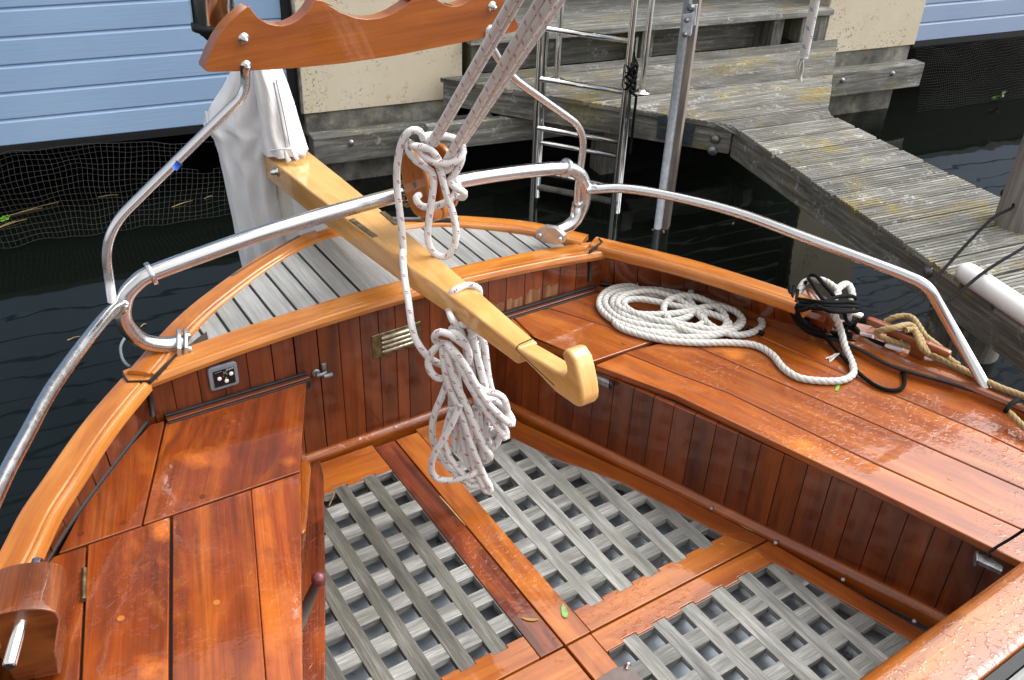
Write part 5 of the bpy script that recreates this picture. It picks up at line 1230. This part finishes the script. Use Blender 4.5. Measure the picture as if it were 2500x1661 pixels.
# hitch over the tiller and the hank below it
tz = .662+RR
line('tiller_turn', [V(*c5(965, 850), 2.0), Z(*c5(1018, 690), .58), Z(*c5(1030, 600), .645), Z(*c5(1015, 560), .668), Z(*c5(960, 545), tz), Z(*c5(900, 560), tz), Z(*c5(850, 590), .667), Z(*c5(822, 630), .640), Z(*c5(815, 690), .600), V(*c5(835, 760), 1.99), V(*c5(870, 830), 1.99), V(*c5(900, 900), 2.0)], r=.0088)
def h(x, y, d=0): return V(*hh(x, y), 2.00-d)
hank = [
 [h(300, 0, .01), h(350, 70, .01), h(390, 150, .005), h(420, 260, 0), h(440, 420, -.01)],
 [h(290, 90, 0), h(350, 50, .005), h(430, 50, .005), h(470, 90, .005), h(460, 170, .005), h(430, 250, 0)],
 [h(420, 420, 0), h(450, 340, .02), h(430, 250, .03), h(350, 180, .034), h(270, 130, .034), h(190, 110, .03), h(145, 150, .02), h(170, 200, .005), h(260, 215, -.01)],
 [h(260, 120, .02), h(330, 120, .03), h(400, 190, .034), h(440, 280, .03), h(440, 350, .02), h(410, 420, 0)],
 [h(240, 515, .02), h(170, 510, .025), h(112, 455, .025), h(90, 375, .02), h(120, 290, .02), h(190, 225, .02), h(230, 260, .01)],
 [h(215, 215, .03), h(222, 330, .034), h(240, 450, .036), h(280, 600, .038), h(340, 730, .04), h(400, 880, .04), h(450, 1050, .036), h(510, 1200, .03), h(570, 1350, .02), h(625, 1450, .02), h(630, 1500, .02), h(590, 1490, .02), h(540, 1400, .02), h(490, 1280, .02), h(450, 1100, .02), h(420, 900, .02)],
 [h(245, 250, .036), h(280, 400, .042), h(340, 580, .044), h(410, 720, .044), h(470, 870, .04), h(530, 1010, .034), h(590, 1130, .028), h(632, 1185, .02), h(600, 1225, .015), h(560, 1130, .01), h(520, 980, .01)],
 [h(230, 200, .036), h(310, 300, .044), h(380, 430, .05), h(450, 570, .05), h(530, 700, .046), h(610, 820, .04), h(690, 940, .034), h(762, 1035, .026), h(775, 1000, .02), h(740, 930, .015), h(650, 860, .01)],
 [h(260, 210, .03), h(360, 330, .05), h(450, 470, .054), h(530, 610, .05), h(620, 740, .046), h(720, 840, .04), h(810, 915, .03), h(825, 880, .02), h(770, 790, .015), h(690, 720, .01), h(600, 690, .01), h(540, 640, .01)],
 [h(470, 100, -.01), h(545, 150, -.01), h(580, 230, -.01), h(595, 350, -.01), h(615, 500, -.01), h(650, 640, -.01), h(720, 740, 0), h(750, 830, .005), h(690, 860, 0)],
 [h(500, 570, .03), h(580, 625, .034), h(680, 645, .034), h(745, 690, .03), h(775, 770, .026), h(780, 830, .02), h(820, 860, .015)],
 [h(250, 560, .02), h(205, 680, .02), h(155, 800, .016), h(127, 920, .012), h(133, 1050, .01), h(180, 1180, .01), h(270, 1290, .012), h(380, 1380, .02), h(460, 1445, .02), h(520, 1440, .02), h(540, 1380, .01)],
 [h(370, 740, .05), h(300, 900, .055), h(215, 1050, .055), h(140, 1180, .05), h(118, 1300, .04), h(160, 1380, .035), h(260, 1400, .03), h(380, 1385, .03), h(470, 1350, .03), h(510, 1290, .02), h(490, 1150, .02), h(450, 1000, .02)],
 [h(300, 780, .03), h(255, 920, .03), h(235, 1060, .03), h(270, 1190, .03), h(350, 1300, .024), h(430, 1380, .02), h(490, 1400, .02)],
 [h(510, 200, -.02), h(530, 380, -.02), h(570, 560, -.02), h(615, 740, -.02), h(600, 920, -.015), h(610, 1060, -.01), h(655, 1115, 0), h(700, 1060, .0), h(735, 950, .0), h(740, 860, 0)],
 [h(455, 330, -.02), h(490, 560, -.02), h(530, 800, -.015), h(560, 1000, -.01), h(575, 1180, 0), h(590, 1240, 0)],
 [h(350, 780, .0), h(330, 920, 0), h(312, 1080, 0), h(330, 1150, 0), h(370, 1100, 0), h(390, 960, 0)],
 [h(290, 640, -.01), h(300, 800, -.01), h(380, 950, 0), h(400, 1100, .01), h(440, 1260, .01), h(500, 1330, .01)],
 [h(500, 760, .0), h(500, 900, 0), h(540, 1050, .005), h(560, 1200, .01)],
 [h(630, 960, -.01), h(690, 960, -.01), h(720, 990, -.01)],
 [h(330, 330, .0), h(360, 600, .01), h(420, 850, .015), h(470, 1100, .02), h(510, 1330, .02)],
 [h(480, 150, .01), h(520, 330, .012), h(560, 480, .012), h(590, 600, .01)],
]
for p in hank: line('hank_strand', p, .0096)
# ================================================================== WHITE LAID ROPE on the right seat
def lz(u, v, d=0): return Z(u, v, ZS+.0125+d)
wr = [(1682, 688, .004), (1640, 676, .006), (1600, 668, .02), (1588, 690, .024), (1600, 712, .024), (1575, 735, .02), (1500, 742, .015), (1440, 728, .012), (1412, 700, .01), (1430, 680, .01), (1490, 678, .012), (1560, 692, .014), (1612, 716, .016), (1622, 742, .016), (1580, 758, .014), (1500, 752, .012), (1430, 736, .01), (1396, 705, .006), (1404, 680, .004), (1450, 668, .002), (1530, 670, .004), (1610, 690, .008), (1690, 715, .004), (1705, 742, .004), (1660, 765, .004), (1570, 768, .004), (1480, 762, .003), (1420, 742, .002), (1384, 712, 0), (1386, 684, 0), (1420, 663, 0), (1500, 658, 0), (1590, 668, 0), (1670, 692, .0), (1730, 716, 0), (1757, 745, 0), (1735, 766, 0), (1690, 772, .006), (1640, 752, .018), (1600, 716, .026), (1560, 690, .028), (1500, 672, .024), (1440, 682, .02), (1425, 706, .02), (1470, 724, .022), (1560, 722, .03), (1640, 706, .028), (1690, 716, .02), (1712, 742, .014), (1680, 764, .014), (1620, 770, .014), (1560, 752, .022), (1530, 716, .03), (1545, 690, .034), (1590, 682, .034), (1640, 700, .026), (1672, 730, .022), (1660, 760, .016), (1570, 748, .024), (1500, 735, .026), (1450, 715, .024), (1440, 695, .022), (1480, 690, .024), (1560, 706, .026), (1640, 724, .022), (1680, 745, .018), (1665, 768, .012), (1600, 778, .008), (1520, 772, .006), (1450, 755, .004), (1415, 740, .002), (1440, 760, 0), (1520, 782, 0), (1600, 790, .0), (1680, 790, 0), (1740, 796, 0), (1780, 818, 0), (1805, 848, 0), (1840, 870, 0), (1890, 878, 0), (1940, 877, 0), (1966, 862, 0), (1964, 838, .004), (1948, 800, .012)]
pts = [lz(*p) for p in wr]
pts += [Z(*c6(1120, 860), .36), Z(*c6(1095, 790), .40), Z(*c6(1065, 720), .43), Z(*c6(1080, 620), .455), Z(*c6(1110, 560), .465), Z(*c6(1165, 540), .46), Z(*c6(1195, 600), .45), Z(*c6(1190, 700), .42), Z(*c6(1165, 780), .38)]
RW = .0112
wrp = thing('white_rope', 'white laid rope coiled on the right seat with its tail on the bitt', 'rope', lz(1570, 725))
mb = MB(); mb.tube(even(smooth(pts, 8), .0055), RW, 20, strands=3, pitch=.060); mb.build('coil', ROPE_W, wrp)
pts2 = [Z(*c6(1060, 870), .335), Z(*c6(960, 870), .335), Z(*c6(850, 810), .345), Z(*c6(815, 740), .38), Z(*c6(825, 640), .42), Z(*c6(860, 540), .45), Z(*c6(930, 505), .465), Z(*c6(1010, 520), .47), Z(*c6(1060, 550), .475), Z(*c6(1100, 590), .475), Z(*c6(1070, 640), .46), Z(*c6(1050, 700), .44)]
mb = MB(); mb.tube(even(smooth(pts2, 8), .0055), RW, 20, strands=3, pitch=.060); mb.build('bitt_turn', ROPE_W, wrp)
mb = MB(); mb.tube([lz(1680, 688, .004), lz(1712, 697, .0)], [RW*1.0, RW*.8], 14); mb.build('taped_end', BLK, wrp); mb = MB(); mb.tube([lz(1722, 756, -.003), lz(1760, 770, -.004)], [RW*.7, RW*.85], 14); mb.build('taped_end', BLK, wrp)
mb = MB(); rn2 = random.Random(2); e0 = Z(*c6(1115, 1005), ZS+.02); e1_ = Z(*c6(1040, 1052), ZS+.004)
for k in range(16): mb.tube([e0, e0.lerp(e1_, .5)+Ve((rn2.uniform(-.006, .006), rn2.uniform(-.006, .006), .004)), e1_+Ve((rn2.uniform(-.012, .012), rn2.uniform(-.012, .012), 0))], .0011, 5)
mb.build('frayed_end', ROPE_W, wrp)
# ================================================================== BLACK CORD on the right bitt
bk_ = thing('lashing_cord', 'black cord bundled round the right bitt with one loop on the seat', 'cord', Z(*c6(1000, 700), .43))
def B6(x, y, z): return Z(*c6(x, y), z)
RK = .0062
cords = [
 [B6(900, 800, .40), B6(820, 640, .43), B6(780, 545, .46), B6(775, 640, .45), B6(800, 740, .42), B6(860, 830, .38), B6(960, 870, .345), B6(1060, 900, .33), B6(1200, 930, .325), B6(1330, 985, .318), B6(1440, 1045, .314), B6(1520, 1120, .314), B6(1550, 1190, .314), B6(1530, 1245, .314), B6(1460, 1260, .314), B6(1370, 1235, .314), B6(1260, 1160, .316), B6(1150, 1050, .32), B6(1060, 950, .325), B6(980, 860, .345), B6(900, 780, .39), B6(840, 690, .43), B6(800, 560, .46)],
 [B6(800, 555, .462), B6(790, 660, .45), B6(830, 760, .42), B6(900, 840, .37), B6(1000, 880, .345)],
 [B6(825, 580, .458), B6(815, 690, .45), B6(850, 770, .42), B6(920, 830, .38), B6(1040, 860, .35), B6(1130, 880, .34), B6(1220, 890, .335), B6(1235, 850, .34), B6(1180, 820, .345), B6(1090, 830, .345)],
 [B6(760, 560, .455), B6(770, 680, .44), B6(810, 780, .40), B6(880, 850, .35), B6(970, 890, .33), B6(1080, 910, .325)],
 [B6(820, 680, .46), B6(900, 690, .475), B6(1000, 660, .485), B6(1100, 625, .485), B6(1190, 620, .475), B6(1220, 640, .46), B6(1200, 670, .455), B6(1100, 660, .48), B6(980, 670, .488), B6(880, 710, .47), B6(830, 720, .45)],
 [B6(840, 660, .465), B6(920, 670, .482), B6(1040, 690, .486), B6(1160, 690, .478), B6(1240, 695, .455), B6(1235, 720, .45), B6(1150, 715, .474), B6(1030, 710, .485), B6(920, 700, .48), B6(840, 700, .45)],
 [B6(835, 640, .46), B6(930, 655, .49), B6(1050, 665, .492), B6(1180, 660, .48), B6(1235, 675, .46)],
 [B6(960, 690, .49), B6(1060, 725, .484), B6(1170, 725, .47), B6(1245, 720, .45)],
 [B6(890, 490, .47), B6(930, 475, .48), B6(970, 500, .485), B6(1010, 550, .485), B6(1050, 590, .485), B6(1070, 620, .48)],
 [B6(900, 500, .47), B6(930, 540, .478), B6(960, 590, .485), B6(1000, 650, .488)],
 [B6(925, 480, .475), B6(900, 495, .465), B6(870, 540, .455)],
 [B6(1140, 730, .44), B6(1160, 790, .40), B6(1210, 810, .37), B6(1190, 830, .35), B6(1100, 840, .34), B6(1000, 820, .345), B6(920, 790, .36)],
 [B6(1220, 800, .36), B6(1150, 850, .345), B6(1180, 880, .34), B6(1230, 870, .335), B6(1200, 820, .35)],
 [B6(1130, 800, .36), B6(1230, 860, .345), B6(1215, 905, .33), B6(1140, 900, .33), B6(1060, 870, .34)],
 [B6(950, 850, .35), B6(1050, 900, .325), B6(1150, 885, .33), B6(1230, 895, .33), B6(1330, 920, .345), B6(1420, 952, .35)],
]
for p in cords:
    mb = MB(); mb.tube(even(smooth(p, 7), .012), RK, 10); mb.build('cord_turn', ROPE_K, bk_)
TAPE = plain('white_tape', lin(222, 214, 220), .6)
for A, B in ((B6(1245, 880, .335), B6(1335, 900, .345)), (B6(1418, 950, .35), B6(1535, 985, .35))):
    mb = MB(); mb.tube([A, A.lerp(B, .3), B], [.0066, .009, .0085], 10); mb.build('taped_end', TAPE, bk_)
# two black mooring lines running across to the dock
ml = thing('mooring_line', 'pair of black mooring lines from the boat across to the dock pile', 'rope', B6(1290, 760, .40))
for p in ([B6(1200, 800, .38), B6(1290, 765, .40), B6(1400, 740, .385), B6(1550, 670, .37), Z(*c6(1740, 520), .36), Z(*c6(1950, 290), .38), Z(*c6(2150, 90), .42), b0+Ve((-.09, .0, .10)), b0+Ve((-.02, .10, .105)), b0+Ve((.10, .04, .11)), b0+Ve((.08, -.09, .115)), b0+Ve((-.06, -.09, .12))], [B6(1250, 790, .38), B6(1400, 790, .375), B6(1620, 745, .36), B6(1840, 655, .36), Z(*c6(2100, 450), .40), Z(*c6(2360, 290), .40), Z(*c6(2700, 90), .327), Z(*c6(2850, 60), .327)]):
    mb = MB(); mb.tube(even(smooth(p, 8), .03), .0058, 10); mb.build('line', ROPE_K, ml)
# ================================================================== TAN ROPE on the cleat
tr = thing('tan_rope', 'tan laid rope wrapped round the wooden cleat on the right edge', 'rope', CA)
def T6(x, y, z): return Z(*c6(x, y), z)
tps = [[T6(2500, 1380, .37), T6(2360, 1300, .362), T6(2200, 1240, .358), T6(2050, 1170, .358), T6(1900, 1095, .358), T6(1750, 1030, .36), T6(1600, 970, .364), T6(1480, 930, .37), T6(1400, 900, .378), T6(1360, 868, .39), T6(1400, 850, .41), T6(1480, 835, .424), T6(1560, 815, .424), T6(1610, 830, .42), T6(1640, 900, .418), T6(1665, 965, .41), T6(1700, 1000, .39)],
       [T6(1420, 795, .39), T6(1480, 765, .41), T6(1560, 755, .42), T6(1610, 775, .424), T6(1650, 830, .42), T6(1690, 890, .41), T6(1740, 930, .395), T6(1790, 970, .38), T6(1830, 1020, .37), T6(1870, 1060, .365), T6(1920, 1090, .36)],
       [T6(1560, 850, .42), T6(1610, 850, .42), T6(1650, 890, .418), T6(1680, 960, .41), T6(1710, 1010, .38)]]
for p in tps:
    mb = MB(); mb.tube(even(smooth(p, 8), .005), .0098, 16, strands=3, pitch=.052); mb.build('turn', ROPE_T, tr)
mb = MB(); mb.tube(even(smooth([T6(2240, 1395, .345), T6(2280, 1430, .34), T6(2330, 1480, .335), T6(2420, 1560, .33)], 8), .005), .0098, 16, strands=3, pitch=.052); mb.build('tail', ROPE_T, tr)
# small black stop round the side deck with short bracket
mb = MB(); mb.tube(smooth([T6(2325, 1325, .36), T6(2280, 1345, .37), T6(2240, 1390, .36), T6(2235, 1400, .35)], 6), .007, 8); tag(mb.build('black_lashing', ROPE_K), 'short black lashing at the right edge near the tan rope tail', 'cord')
# black lanyard at the right end of the seat edge
mb = MB(); mb.tube(smooth([Z(*q3(2100, 640), .40), Z(*q3(1960, 735), .34), Z(*q3(1860, 795), .312), Z(*q3(1800, 835), .30)], 6), .0035, 8); tag(mb.build('lanyard', ROPE_K), 'thin black lanyard over the seat edge by the metal bracket', 'cord')
# ================================================================== BLUE FLECK ROPE END hanging in the foreground
be = thing('hanging_rope_end', 'white rope with blue flecks and a frayed end hanging at top right', 'rope', V(1845, 130, 2.1))
mb = MB(); mb.tube([V(*c3(955-.7*k*4.2, -60+k*22), 2.1) for k in range(0, 1)]+[V(*c3(958-(y+60)*.205, y), 2.1) for y in range(-60, 391, 15)], .0105, 14); mb.build('rope', ROPE_B, be)
mb = MB(); rn3 = random.Random(6)
for k in range(26):
    A = V(*c3(862+rn3.uniform(-18, 18), 375), 2.1); B = V(*c3(842+rn3.uniform(-26, 22), 450), 2.1+rn3.uniform(-.01, .01)); D_ = V(*c3(838+rn3.uniform(-16, 16), 555-abs(rn3.gauss(0, 25))), 2.1)
    mb.tube(smooth([A, B, D_], 5), .0014, 5)
mb.build('frayed_end', ROPE_W, be)
# ================================================================== LEAVES AND BITS
def leaf(pts, z, name, label, mat=LEAF, th=.0012):
    mb = MB(); P = [Z(*p, z) for p in pts]; P = smooth(P, 3, True); mb.prism(P, (0, 0, -th)); return tag(mb.build(name, mat), label, 'leaf')
leaf([q2(1360, 1125), q2(1378, 1145), q2(1392, 1185), q2(1382, 1205), q2(1362, 1198), q2(1353, 1165)], .0032, 'fallen_leaf', 'pale green pointed leaf on the corner of the orange floor rails')
leaf([q2(1120, 1203), q2(1160, 1208), q2(1222, 1213), q2(1195, 1224), q2(1150, 1220)], .0032, 'fallen_leaf', 'thin yellowish leaf across the dark figured floor rail', plain('yellow_leaf', lin(140, 116, 50), .5))
leaf([c6(1095, 1215), c6(1113, 1218), c6(1098, 1258), c6(1080, 1255)], ZS+.0035, 'fallen_leaf', 'small bright green leaf scrap beside the white rope on the seat', WEED)
leaf([q3(370, 660), q3(410, 680), q3(458, 703), q3(440, 703), q3(395, 684)], .0036, 'fallen_leaf', 'dull olive leaf strip beside the right skirting', plain('olive_leaf', lin(120, 116, 50), .6))
mb = MB(); mb.tube([Z(*q2(45, 470), .006), Z(*q2(25, 520), .004), Z(*q2(8, 558), .002)], .0018, 6); mb.tube([Z(*q2(-20, 530), .004), Z(*q2(30, 525), .006)], .0014, 6); tag(mb.build('dry_twig', STRAW), 'tiny dry twig by the corner of the left grating', 'twig')
